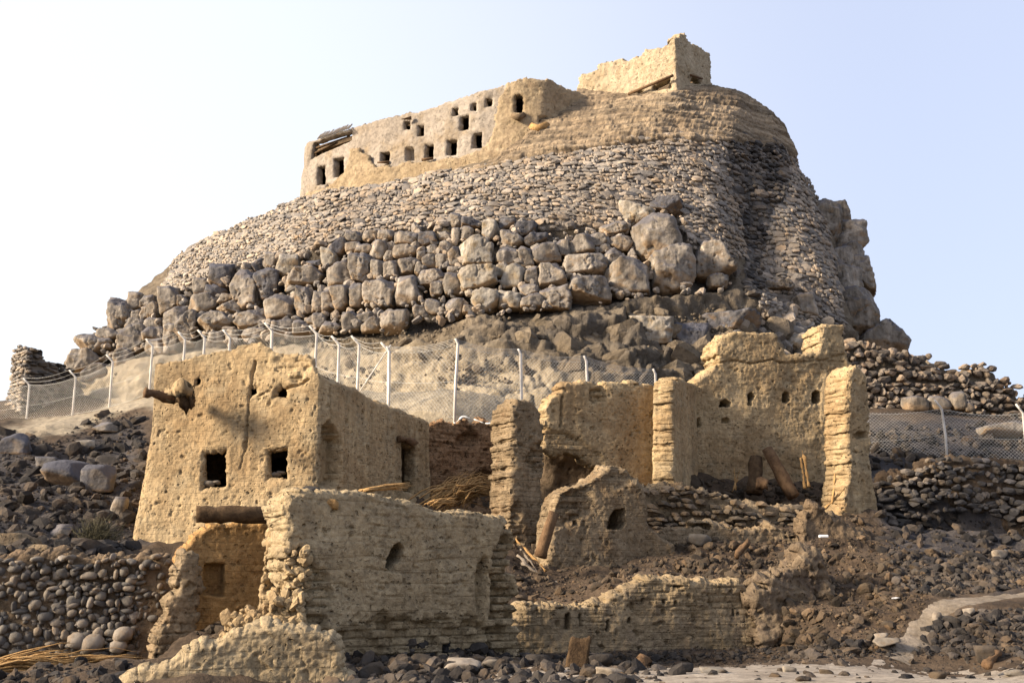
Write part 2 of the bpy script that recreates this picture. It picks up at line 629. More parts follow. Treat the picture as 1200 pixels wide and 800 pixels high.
rough_low = 1 - sst(NR[0] + NR[1] * 0.3, NR[0] + NR[1] * 0.9, rowi)
amp = (0.28 + 0.55 * rough_low) * _lim
strata = np.abs(fbm(G * np.array([0.35, 0.35, 1.5]), 0.9, 4, seed=2))
_lim[sum(NR) - 3:] = 0.3
D = fbm(G, 0.22, 5, 0.55, seed=1) * amp[:, None] + (strata - .25) * (0.7 * rough_low)[:, None] + fbm(G, 1.3, 5, .6, seed=3) * 0.2
# hard recess beneath the boulder band, as if the softer ground had washed out
uu = np.linspace(0, 1, NC + BACK)
rec = np.exp(-((rowi - NR[0] + 4) / 4.2) ** 2)
D -= rec[:, None] * 0.75 * sst(0.15, 0.35, uu)[None]
BANDP = [(86, 418), (90, 400), (130, 366), (190, 346), (240, 318), (330, 298), (400, 275), (480, 268), (560, 255), (640, 262), (728, 262), (744, 240), (800, 236), (812, 286), (858, 290), (866, 335), (830, 345), (760, 350), (700, 358), (640, 366), (560, 370), (480, 388), (400, 394), (320, 398), (220, 412), (130, 430)]
_gx, _gy = proj(G0)
band = 1 - sst(-12, 4, sdf(BANDP, _gx, _gy))
band[:, NC:] = 0
bed = (1 - sst(-25, 40, sdf([(560, 372), (720, 352), (860, 352), (1000, 395), (1100, 420), (1100, 560), (600, 560), (590, 420)], _gx, _gy))) * (rowi < NR[0] + 6)[:, None]
bed[:, NC:] = 0
_lw = G0[..., 2] / 1.25 + fbm(G0, 0.3, 4, seed=51) * 1.3
_lf = _lw - np.floor(_lw)
_bw = (G0[..., 0] + G0[..., 1] * .5) / 1.9 + np.floor(_lw) * .37 + fbm(G0, .6, 3, seed=52) * .6
_blk = perlin(np.stack([np.floor(_bw) * .77 + .3, np.floor(_lw) * .83 + .2, 0 * _bw], -1))
_bf = _bw - np.floor(_bw)
D += bed * .62 * (0.75 * (sst(0, .2, _lf) - sst(.72, 1, _lf)) * (.5 + fbm(G0, .5, 3, seed=53)) + .9 * _blk - .35 * (sst(.1, 0, _bf) + sst(.92, 1, _bf)) + fbm(G0, 2.0, 4, .65, seed=54) * .28)
D = D * (1 - .6 * band) - band * 0.8
G = G + HN * D[..., None]


def grid_faces(nr, nc, wrap=False):
    r = np.arange(nr - 1)[:, None]
    c = np.arange(nc if wrap else nc - 1)[None]
    c2 = (c + 1) % nc
    return np.stack([r * nc + c, r * nc + c2, (r + 1) * nc + c2, (r + 1) * nc + c], -1).reshape(-1, 4)


HV = np.concatenate([G.reshape(-1, 3), [c4 + np.array([0, 0, .3])]])
HF = grid_faces(len(G), NC + BACK, True)
lastr = (len(G) - 1) * (NC + BACK)
HT = np.array([(lastr + j, lastr + (j + 1) % (NC + BACK), len(HV) - 1) for j in range(NC + BACK)])
hx, hy = proj(HV)
_hn = fbm(HV, 0.5, 4, seed=31) * 14


def zone(poly, x, y, soft, nz_):
    return 1 - sst(-soft, soft, sdf(poly, x, y) + nz_)


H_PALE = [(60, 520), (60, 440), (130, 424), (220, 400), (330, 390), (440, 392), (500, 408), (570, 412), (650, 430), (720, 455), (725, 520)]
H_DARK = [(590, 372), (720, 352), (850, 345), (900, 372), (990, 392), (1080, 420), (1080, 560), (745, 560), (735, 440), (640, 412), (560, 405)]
hill = obj('hill', HV, [HT, HF], M['hill'], kind='structure', attrs={'pale': zone(H_PALE, hx, hy, 30, _hn), 'dark': np.maximum(0.62 * zone(H_DARK, hx, hy, 34, _hn), 0.9 * np.concatenate([band.ravel(), [0]]))})  # band part of 'dark' paints crevice shade behind the boulders
hill_bvh = BVHTree.FromPolygons([Vector(v) for v in G0.reshape(-1, 3)], [tuple(int(i) for i in f) for f in HF])


def hit(bvh, px, py):
    d = ray(px, py)
    h = bvh.ray_cast(Vector((0, 0, CAMZ)), Vector(d))
    return h  # location, normal, index, distance


# ------------------------------------------------------------------ ground
CTRL = [
    (0, 800, 20.5), (600, 800, 20), (1200, 800, 20), (0, 786, 24), (90, 780, 23.8), (700, 778, 24.2), (900, 775, 25), (1060, 771, 26), (1200, 774, 25),
    (460, 772, 23.5), (560, 768, 24.5),
    (0, 640, 28.5), (60, 650, 28), (130, 650, 29.5), (60, 575, 36), (20, 520, 42), (110, 560, 38), (145, 520, 43), (150, 648, 33), (40, 492, 50), (120, 482, 50),
    (-60, 500, 44), (-100, 560, 38), (-150, 470, 60),
    (290, 655, 32), (400, 650, 31.5), (520, 615, 35.5), (545, 640, 31), (240, 742, 25), (300, 735, 25.4),
    (610, 655, 32), (690, 676, 31.3), (640, 700, 29.6), (720, 592, 36), (700, 560, 38.5), (740, 562, 37.5), (840, 580, 38.5), (930, 585, 39), (985, 580, 39.5),
    (830, 660, 32.2), (900, 640, 34), (960, 628, 35), (1030, 610, 36.5), (880, 690, 29.6), (780, 690, 29.3), (1000, 668, 31.5), (985, 745, 26.8), (1040, 748, 26.6),
    (1050, 650, 33), (1120, 640, 34.5), (1200, 640, 35), (1100, 700, 29), (1180, 690, 29.6), (1250, 690, 30), (1060, 735, 27.2), (1120, 712, 27.6), (1200, 706, 28), (1120, 765, 26.2),
    (1040, 545, 43), (1110, 540, 43.5), (1200, 540, 44), (1280, 545, 44), (1030, 480, 49.5), (1200, 492, 50), (1300, 500, 50),
    (30, 502, 56), (85, 488, 54), (126, 480, 52), (173, 466, 50), (234, 462, 47.5), (315, 463, 45.5), (365, 466, 44), (418, 479, 42.5), (455, 482, 41.5), (535, 490, 40.3), (611, 499, 41.3), (690, 503, 43),
    (1420, 545, 44), (1420, 640, 35.5), (1420, 500, 50), (1450, 690, 30), (1500, 560, 44), (1450, 470, 54),
    (515, 602, 37.6), (545, 602, 37.8), (578, 604, 38.4), (640, 764, 26.9), (690, 764, 26.8), (750, 764, 27.0), (810, 764, 27.3), (870, 762, 27.7), (640, 712, 28.9), (760, 684, 29.0),
    (-60, 784, 25.0), (0, 784, 25.1), (60, 784, 25.2), (120, 782, 25.4), (175, 776, 25.6), (0, 655, 27), (100, 655, 27), (-80, 655, 27),
    (670, 590, 37.6), (690, 560, 38.2), (800, 590, 37.2),
    (80, 468, 60), (20, 470, 62), (560, 470, 46), (700, 482, 48), (880, 500, 50), (1000, 490, 53), (250, 470, 53), (400, 470, 50), (150, 480, 57),
]
cw = [tuple(P(*c)) for c in CTRL]
for y in (0, 8, 14):
    for x in (-30, -12, 0, 12, 30):
        cw.append((x, y, 0.0))
cw += [(-40, 75, 11), (0, 75, 9), (40, 75, 9), (-60, 50, 9), (60, 50, 8), (-45, 28, 4), (45, 28, 2.5), (0, 100, 7), (-60, 100, 8), (60, 100, 7), (-50, 0, 0), (50, 0, 0)]
cw = np.array(cw)


def tps(r2):
    return 0.5 * r2 * np.log(r2 + 1e-9)


_xy = cw[:, :2] / 20.0
_K = tps(((_xy[:, None] - _xy[None]) ** 2).sum(-1))
_n = len(cw)
_A = np.zeros((_n + 3, _n + 3))
_A[:_n, :_n] = _K + np.eye(_n) * 0.0002
_A[:_n, _n] = 1
_A[:_n, _n + 1:] = _xy
_A[_n:, :_n] = _A[:_n, _n:].T
_sol = np.linalg.solve(_A, np.concatenate([cw[:, 2], np.zeros(3)]))


def base_z(x, y):
    q = np.stack([x, y], -1).reshape(-1, 2) / 20.0
    out = np.empty(len(q))
    for s in range(0, len(q), 20000):
        b = q[s:s + 20000]
        K = tps(((b[:, None] - _xy[None]) ** 2).sum(-1))
        out[s:s + 20000] = K @ _sol[:_n] + _sol[_n] + b @ _sol[_n + 1:]
    out = out.reshape(np.shape(x))
    far = sst(60, 110, np.maximum(np.abs(x) * 1.0, np.abs(y - 40)))
    return np.clip(out, -0.4, 14) * (1 - far)


TRACK = [(-300, 900), (380, 830), (520, 803), (640, 786), (760, 781), (900, 774), (1010, 770), (1040, 762), (1300, 772), (1500, 900)]
PATHP = [(1030, 764), (1044, 740), (1066, 722), (1100, 706), (1140, 700), (1180, 697), (1230, 694), (1230, 707), (1180, 708), (1130, 711), (1098, 722), (1075, 742), (1068, 764)]


def axis(lo, hi, step, far, nfar):
    c = np.arange(lo, hi + 1e-6, step)
    e = np.geomspace(step * 2, far, nfar)
    return np.concatenate([lo - e[::-1], c, hi + e])


gx = axis(-34, 34, 0.17, 420, 22)
gy = axis(10, 62, 0.17, 420, 22)
TX, TY = np.meshgrid(gx, gy)
TZ = base_z(TX, TY)
tp3 = np.stack([TX, TY, TZ], -1)
tpx, tpy = proj(tp3)
flat = np.clip(1 - sst(-6, 10, sdf(TRACK, tpx, tpy)), 0, 1) * (TY < 40)
flat = np.maximum(flat, (1 - sst(-3, 5, sdf(PATHP, tpx, tpy))) * (TY < 40))
flat = np.maximum(flat, sst(14.5, 12, TY))
pale = np.clip(sst(41, 46, TY) * sst(-34, -28, TX), 0, 1)
rockamp = (1 - flat) * (1 - 0.5 * pale)
TZ = TZ + rockamp * (fbm(tp3, 0.45, 4, seed=5) * 0.30 + np.abs(fbm(tp3, 1.4, 4, seed=6)) * 0.28 - 0.06) + fbm(tp3, 1.2, 4, seed=8) * 0.035
LEDGE = [(890, 560), (1000, 560), (1040, 620), (1080, 690), (1040, 760), (900, 765), (760, 690), (770, 580)]
lg = sst(8, -10, sdf(LEDGE, tpx, tpy)) * (TY < 40)
st_ = TZ * 2.2 + fbm(tp3, 0.5, 3, seed=7) * 0.8
TZ = TZ + lg * 0.16 * (np.floor(st_) + sst(0.62, 0.95, st_ - np.floor(st_)) - st_ + 0.4) * 1.6
CARVE = [((-90, 715, 25.6), (212, 715, 26.3), -.25, .0, 4.0), ((606, 725, 27.4), (900, 725, 28.7), .0, .1, 3.2), ((339, 690, 22.9), (604, 690, 26.1), .0, .1, 3.0), ((500, 540, 38.6), (590, 540, 40.0), 3.0, 3.2, 3.5), ((1026, 600, 40.2), (1290, 600, 39.0), 2.5, 2.5, 3.0)]
for p0, p1, za, zb_, reach in CARVE:
    a_, b_ = P(*p0)[:2], P(*p1)[:2]
    e_ = b_ - a_
    L_ = np.hypot(*e_)
    e_ /= L_
    sx = (TX - a_[0]) * e_[0] + (TY - a_[1]) * e_[1]
    dn = (TX - a_[0]) * e_[1] - (TY - a_[1]) * e_[0]
    m_ = (sx > -.2) & (sx < L_ + .2) & (dn > -.35) & (dn < reach + 2)
    cap = za + (zb_ - za) * sx / L_ + 1.2 * np.maximum(dn - reach, 0) + fbm(tp3, .9, 4, seed=9) * .12
    TZ = np.where(m_, np.minimum(TZ, cap), TZ)
tp3[..., 2] = TZ
TF = grid_faces(len(gy), len(gx))
m_ground = M['dirt']
_gn = fbm(tp3, 0.6, 4, seed=33) * 14
G_PALE = [(-100, 530), (20, 497), (120, 478), (170, 452), (230, 420), (420, 420), (700, 470), (720, 520), (600, 515), (420, 500), (300, 500), (178, 480), (120, 492), (50, 510), (-100, 560)]
G_DARK = [(-150, 450), (0, 505), (60, 530), (160, 490), (175, 640), (-200, 660)]
G_DARK2 = [(1010, 545), (1000, 485), (1100, 488), (1300, 500), (1400, 520), (1400, 680), (1170, 690), (1050, 660)]
_d1 = zone(G_DARK, tpx, tpy, 8, _gn) * (TY > 27)
_d2 = zone(G_DARK2, tpx, tpy, 8, _gn) * (TY > 27)
ground = obj('ground', tp3.reshape(-1, 3), [TF], m_ground, kind='structure', loc=(0, 0, 0),
             attrs={'pale': (zone(G_PALE, tpx, tpy, 6, _gn) * (TY > 38)).ravel(), 'dark': np.maximum(_d1, _d2).ravel()})
ground_bvh = BVHTree.FromPolygons([Vector(v) for v in tp3.reshape(-1, 3)], [tuple(int(i) for i in f) for f in TF])


def gz(x, y):
    h = ground_bvh.ray_cast(Vector((x, y, 60)), Vector((0, 0, -1)))
    return h[0].z if h[0] else 0.0


def strip(name, pa, pb, mat, n, m, lift, wob):
    """a road surface between two edge lines, draped over the ground"""
    def line(pts):
        w_ = np.array([P(*q)[:2] for q in pts])
        c_ = np.concatenate([[0], np.cumsum(np.linalg.norm(np.diff(w_, axis=0), axis=1))])
        t_ = np.linspace(0, c_[-1], n)
        return np.stack([np.interp(t_, c_, w_[:, k]) for k in (0, 1)], 1)
    A_, B_ = line(pa), line(pb)
    v_ = np.linspace(0, 1, m)[None, :, None]
    g_ = A_[:, None] * (1 - v_) + B_[:, None] * v_
    e3 = np.concatenate([g_, np.zeros(g_.shape[:2] + (1,))], -1)
    edge = (np.abs(v_[..., 0] - .5) * 2) ** 3
    dirn = (B_ - A_) / np.linalg.norm(B_ - A_, axis=1)[:, None]
    g_ = g_ + dirn[:, None] * (fbm(e3, 1.3, 4, .6, seed=61) * wob * edge * np.sign(v_[..., 0] - .5))[..., None]
    z_ = np.array([gz(float(x), float(y)) for x, y in g_.reshape(-1, 2)])
    e3 = np.concatenate([g_.reshape(-1, 2), z_[:, None]], 1)
    e3[:, 2] += lift * (1.0 - edge.repeat(n, 0).reshape(-1) * 1.3) + .5 * lift * fbm(e3, 2.5, 3)
    return obj(name, e3, [grid_faces(n, m)[:, ::-1]], mat, kind='structure', loc=(0, 0, 0))


strip('track', [(-900, 860, 12), (200, 840, 17), (420, 815, 19.6), (540, 797, 21.2), (640, 787, 22.4), (760, 781, 23.6), (900, 775, 24.8), (1010, 771, 25.7), (1100, 773, 25.4), (1220, 775, 25.0), (1600, 790, 24)],
      [(-1500, 900, 8), (200, 950, 9.5), (420, 950, 10), (540, 950, 10.3), (640, 950, 10.5), (760, 950, 10.8), (900, 950, 11), (1010, 950, 11), (1100, 950, 11), (1220, 950, 11), (2200, 950, 11)], M['sand'], 240, 40, .03, .35)
strip('path', [(1034, 766, 25.9), (1046, 742, 26.6), (1068, 724, 27.4), (1100, 707, 28.3), (1140, 700.5, 28.9), (1180, 697, 29.3), (1240, 694, 29.8)],
      [(1068, 768, 25.6), (1074, 746, 26.2), (1096, 727, 26.9), (1126, 715, 27.5), (1160, 709, 28.0), (1190, 706, 28.5), (1245, 704, 29.0)], M['path'], 90, 10, .02, .16)


# pale scree behind the fence: dusty skin lying on the ground and the foot of the hill
# ------------------------------------------------------------------ mud walls
class Plan:
    def __init__(s, pts, round_=0.0, step=0.06):
        p = np.array([P(*q)[:2] for q in pts]) if len(pts[0]) == 3 else np.array(pts, float)
        seg = np.linalg.norm(np.diff(p, axis=0), axis=1)
        cum = np.concatenate([[0], np.cumsum(seg)])
        s.L = cum[-1]
        n = max(8, int(s.L / step))
        t = np.linspace(0, s.L, n)
        xy = np.stack([np.interp(t, cum, p[:, 0]), np.interp(t, cum, p[:, 1])], 1)
        if round_:
            k = max(1, int(round_ / (s.L / n)))
            ker = np.hanning(2 * k + 3)[1:-1]
            ker /= ker.sum()
            xy = np.stack([np.convolve(np.pad(xy[:, i], k, mode='reflect', reflect_type='odd'), ker, 'valid') for i in (0, 1)], 1)
        s.t, s.xy, s.knots = t, xy, cum
        tg = np.gradient(xy, axis=0)
        tg /= np.linalg.norm(tg, axis=1)[:, None]
        s.nr = np.stack([tg[:, 1], -tg[:, 0]], 1)
        e = 6.0
        s.xt = np.concatenate([[-e], t, [s.L + e]])
        s.xxy = np.concatenate([[xy[0] - tg[0] * e], xy, [xy[-1] + tg[-1] * e]])

    def at(s, q):
        q = np.asarray(q, float)
        xy = np.stack([np.interp(q, s.xt, s.xxy[:, 0]), np.interp(q, s.xt, s.xxy[:, 1])], -1)
        n = np.stack([np.interp(q, s.t, s.nr[:, 0]), np.interp(q, s.t, s.nr[:, 1])], -1)
        return xy, n / np.linalg.norm(n, axis=-1)[..., None]

    def sz(s, px, py):
        d = ray(px, py)
        a = s.xxy
        cr = a[:, 0] * d[1] - a[:, 1] * d[0]
        best = None
        for i in range(len(cr) - 1):
            if cr[i] * cr[i + 1] <= 0 and cr[i] != cr[i + 1]:
                f = cr[i] / (cr[i] - cr[i + 1])
                q = a[i] * (1 - f) + a[i + 1] * f
                dist = q @ d[:2] / (d[:2] @ d[:2])
                if dist > 0 and (best is None or dist < best[1]):
                    best = (s.xt[i] * (1 - f) + s.xt[i + 1] * f, dist)
        if best is None:
            dist = a @ d[:2] / (d[:2] @ d[:2])
            q = np.where(dist > 0, np.abs(cr) / np.maximum(dist, .1), 1e9)
            i = int(np.argmin(q))
            best = (s.xt[i], dist[i])
        return np.array([best[0], CAMZ + d[2] * best[1]])

    def poly(s, pts):
        return np.array([s.sz(*p) for p in pts])


def mud_wall(name, plan, mat, top=None, poly=None, holes=(), thick=0.5, cell=0.05, batter=0.0, lump=0.05, course=0.0, ch=0.25, rag=0.05,
             pit=0.03, ext=(False, False), zb=None, seed=0, parent=None, eroded=(), crack=(), step=0.0, **k):
    """a free-standing earth wall along a plan line; outline in (along, height), back, ragged rim and openings"""
    if cell < .07:
        cell *= .68
    if poly is None:
        tp = plan.poly(top)
        if zb is None:
            zb = min(gz(*plan.at(q)[0]) for q in np.linspace(0, plan.L, 6)) - 0.4
        if ext[0]:
            tp = np.concatenate([[[0.0, tp[0, 1]]], tp])
        if ext[1]:
            tp = np.concatenate([tp, [[plan.L, tp[-1, 1]]]])
        pl = np.concatenate([[[tp[0, 0], zb]], tp, [[tp[-1, 0], zb]]])
    else:
        pl = plan.poly(poly)
    s0, z0 = pl.min(0) - 3 * cell
    s1, z1 = pl.max(0) + 3 * cell
    ns, nz = int((s1 - s0) / cell) + 1, int((z1 - z0) / cell) + 1
    S, Z = np.meshgrid(s0 + np.arange(ns) * cell, z0 + np.arange(nz) * cell)
    p2 = np.stack([S, Z, np.full_like(S, seed * 3.7)], -1)
    d = sdf(pl, S, Z)
    rg = fbm(p2, 1.6, 4, 0.6, seed=seed) * rag * 1.6 + fbm(p2, 6, 2, seed=seed + 1) * rag * 0.6
    if step:
        bx = np.floor(S / 0.38 + np.floor(Z / step) * 0.5)
        bh = perlin(np.stack([bx * 0.73 + .3, np.floor(Z / step) * 0.91 + .2, 0 * bx + seed], -1))
        rg = rg + bh * rag * 1.8
    d = d + rg
    through, recess = [], []
    for h in holes:
        pts, dep = h[0], h[1]
        hd = sdf(plan.poly(pts), S, Z) + fbm(p2, 3, 3, seed=seed + 2) * 0.03
        if dep is None:
            d = np.maximum(d, -hd)
        else:
            recess.append((hd, dep, h[2] if len(h) > 2 else 0.07))
    dc = 0.25 * (d[:-1, :-1] + d[1:, :-1] + d[:-1, 1:] + d[1:, 1:])
    keep = dc < 0
    idx = (np.arange(nz)[:, None] * ns + np.arange(ns)[None])
    q = np.stack([idx[:-1, :-1], idx[:-1, 1:], idx[1:, 1:], idx[1:, :-1]], -1)[keep]
    cnt = np.zeros(nz * ns, int)
    np.add.at(cnt, q.ravel(), 1)
    bnd = ((cnt > 0) & (cnt < 4)).reshape(nz, ns)
    gz_, gs_ = np.gradient(d, cell)
    gl = np.hypot(gs_, gz_) + 1e-6
    mv = np.where(bnd, np.clip(-d / gl, -0.75 * cell, 0.75 * cell), 0)
    S2 = S + mv * gs_ / gl
    Z2 = Z + mv * gz_ / gl
    # relief of the face
    xy, n = plan.at(S2)
    w3 = np.concatenate([xy, Z2[..., None]], -1)
    h = fbm(w3, 0.55, 4, seed=seed + 3) * lump * 1.5 + fbm(w3, 3.5, 4, 0.6, seed=seed + 4) * lump * 0.30
    if course:
        wv = Z2 / ch + fbm(w3, 0.6, 4, seed=seed + 5) * 0.7
        fr = wv - np.floor(wv)
        gate = 0.12 + 0.88 * sst(-0.15, 0.35, fbm(w3, 1.1, 4, seed=seed + 6))
        joint = sst(0.16, 0.0, fr) + sst(0.86, 1.0, fr)
        bw = S2 / (ch * 1.7) + np.floor(wv) * 0.5 + fbm(w3, 1.1, 2, seed=seed + 7) * 0.3
        bf = bw - np.floor(bw)
        vj = (sst(0.1, 0, bf) + sst(0.92, 1, bf)) * 0.6
        h = h - course * gate * np.maximum(joint, vj) + course * 0.6 * perlin(np.stack([np.floor(bw) * .77, np.floor(wv) * .83, 0 * bw + seed], -1)) * gate
    if pit:
        pn = perlin(w3 * 4.1 + seed) + 0.5 * perlin(w3 * 9.3)
        h = h - pit * sst(0.5, 0.8, pn) * 1.5
        pg = sst(-.25, .25, fbm(w3, .7, 3, seed=seed + 15))
        h = h - pg * (.026 * sst(.42, .66, perlin(w3 * np.array([7.5, 7.5, 9.5]) + seed)) + .026 * sst(.38, .62, perlin(w3 * 13.1 + 4.2))) - .012 * perlin(w3 * 10.0)
    for pts, depth in eroded:
        e = sst(0.12, -0.12, sdf(plan.poly(pts), S2, Z2) + fbm(w3, 2.2, 3, seed=seed + 9) * 0.14)
        wv = Z2 / 0.17
        fr = wv - np.floor(wv)
        bw = S2 / 0.3 + np.floor(wv) * 0.5
        br = perlin(np.stack([np.floor(bw) * .77 + .4, np.floor(wv) * .83 + .3, 0 * bw], -1))
        h = h - e * depth * (0.75 + 0.9 * br + 0.35 * sst(0.25, 0, fr))
    for pts, wd, depth in crack:
        cp = plan.poly(pts)
        cd = np.full(S2.shape, 9.0)
        for a, b in zip(cp[:-1], cp[1:]):
            e = b - a
            t = np.clip(((S2 - a[0]) * e[0] + (Z2 - a[1]) * e[1]) / (e @ e), 0, 1)
            cd = np.minimum(cd, np.hypot(S2 - a[0] - t * e[0] + fbm(w3, 4, 2) * 0.06, Z2 - a[1] - t * e[1]))
        h = h - depth * sst(wd, wd * 0.3, cd)
    for hd, dep, soft in recess:
        h = h - dep * sst(0.0, -soft, hd)
    # softened edges
    h = h - 0.07 * sst(-0.09, 0.0, d) * (0.6 + 0.8 * np.abs(fbm(w3, 2.5, 3, seed=seed + 8)))
    zc = Z2 - np.median(pl[:, 1]) if False else Z2 - (zb if zb is not None else pl[:, 1].min())
    bt = np.interp(S2, plan.knots, batter) if hasattr(batter, '__len__') else batter
    off = h - bt * np.maximum(zc, 0)
    nf = np.where((cnt > 0).reshape(nz, ns))
    Vf = np.concatenate([xy + n * off[..., None], Z2[..., None]], -1).reshape(-1, 3)
    hb = fbm(w3, 0.9, 4, seed=seed + 12) * lump
    Vb = np.concatenate([xy - n * (thick - bt * 0.2 * np.maximum(zc, 0) + hb)[..., None], Z2[..., None]], -1).reshape(-1, 3)
    used = np.unique(q)
    mp = np.full(nz * ns, -1)
    mp[used] = np.arange(len(used))
    U = len(used)
    qf = mp[q]
    V = [Vf[used], Vb[used]]
    uv = [np.stack([S2.ravel()[used], Z2.ravel()[used]], 1)] * 2
    quads = [qf, qf[:, ::-1] + U]
    # rim
    e = np.concatenate([q[:, [0, 1]], q[:, [1, 2]], q[:, [2, 3]], q[:, [3, 0]]])
    key = np.minimum(e[:, 0], e[:, 1]).astype(np.int64) * (nz * ns) + np.maximum(e[:, 0], e[:, 1])
    uq, inv, ct = np.unique(key, return_inverse=True, return_counts=True)
    be = e[ct[inv] == 1]
    bv = np.unique(be)
    K = max(2, int(thick / 0.12))
    bm_ = np.full(nz * ns, -1)
    bm_[bv] = np.arange(len(bv))
    gsn = (gs_ / gl).ravel()[bv]
    gzn = (gz_ / gl).ravel()[bv]
    _, nb = plan.at(S2.ravel()[bv])
    tb = np.stack([-nb[:, 1], nb[:, 0]], 1)
    layers = [mp[bv]]
    base = 2 * U
    for j in range(1, K):
        f = j / K
        a = Vf[bv] * (1 - f) + Vb[bv] * f
        dd = fbm(a, 2.1, 4, 0.6, seed=seed + 20) * rag * 1.9 + fbm(a, 8.0, 2, seed=seed + 21) * .06 + 0.05 * math.sin(math.pi * f)
        if step:
            wz = a[:, 2] / step + 0.25 * perlin(a * 1.1)
            fz = wz - np.floor(wz)
            side = np.abs(gsn)
            dd = dd + side * (0.06 * perlin(np.stack([np.floor(wz) * .9 + .3, 0 * dd + round(f * 3) * .7, 0 * dd + seed], -1)) - 0.10 * (sst(.22, .0, fz) + sst(.85, 1.0, fz)) * (0.4 + 0.9 * np.abs(perlin(a * 2.3))))
        a = a + np.concatenate([tb * (gsn * dd)[:, None], (gzn * dd)[:, None]], 1)
        V.append(a)
        uv.append(np.stack([S2.ravel()[bv] + f * thick, Z2.ravel()[bv]], 1))
        layers.append(base + np.arange(len(bv)))
        base += len(bv)
    layers.append(mp[bv] + U)
    b0, b1 = bm_[be[:, 0]], bm_[be[:, 1]]
    for j in range(K):
        A, B = layers[j], layers[j + 1]
        quads.append(np.stack([A[b1], A[b0], B[b0], B[b1]], 1))
    o = obj(name, np.concatenate(V), [np.concatenate(quads)], mat, parent, uv=np.concatenate(uv), **k)
    return o


# ------------------------------------------------------------------ dry stone on a plan or on the hill
def stones_on(mb, pos, nrm, sw, sh, dep, tmpl=None, twist=0.11, tone=None):
    n = len(pos)
    ax = frame(nrm, twist)
    sc = np.stack([sw, dep, sh], 1)
    instance(mb, tmpl or T_WALL, pos, ax, sc, rng.uniform(0, 1, n) if tone is None else tone)


def plan_stones(mb, plan, poly, size=0.35, tmpl=None, out=0.0, aspect=0.62, depth=0.6, fill=0.94, batter=0.0, lump=0.12, drop=0.03, jit=0.18, tone=None, zref=0.0):
    pl = plan.poly(poly)
    z = pl[:, 1].min()
    PP, NN, SW, SH = [], [], [], []
    while z < pl[:, 1].max():
        hh = size * aspect * rng.uniform(0.7, 1.35)
        s = pl[:, 0].min() + rng.uniform(0, size)
        while s < pl[:, 0].max():
            w = size * rng.choice([0.55, 0.75, 0.9, 1.0, 1.2, 1.5]) * rng.uniform(0.85, 1.15)
            cs, cz = s + w / 2, z + hh / 2 + rng.normal() * hh * jit + 0.25 * size * float(perlin(np.array([s * .35, z * .3, 1.7])))
            if inside(pl, np.array([cs]), np.array([cz]))[0] and rng.random() > drop:
                PP.append((cs, cz))
                SW.append(w)
                SH.append(hh * rng.uniform(0.85, 1.2))
            s += w
        z += hh
    PP = np.array(PP)
    SW, SH = np.array(SW), np.array(SH)
    xy, n = plan.at(PP[:, 0])
    w3 = np.concatenate([xy, PP[:, 1:2]], 1)
    o = out + fbm(w3, 0.6, 3) * lump + rng.normal(size=len(PP)) * 0.05 * size - batter * (PP[:, 1] - zref)
    pos = np.concatenate([xy + n * o[:, None], PP[:, 1:2]], 1)
    nn = np.concatenate([n, np.zeros((len(n), 1))], 1) + rng.normal(size=(len(n), 3)) * 0.12
    stones_on(mb, pos, nn, SW / 2 * fill, SH / 2 * fill, np.full(len(PP), size * depth) * rng.uniform(.7, 1.2, len(PP)), tmpl, tone=tone)


def hill_surface():
    return G, HN


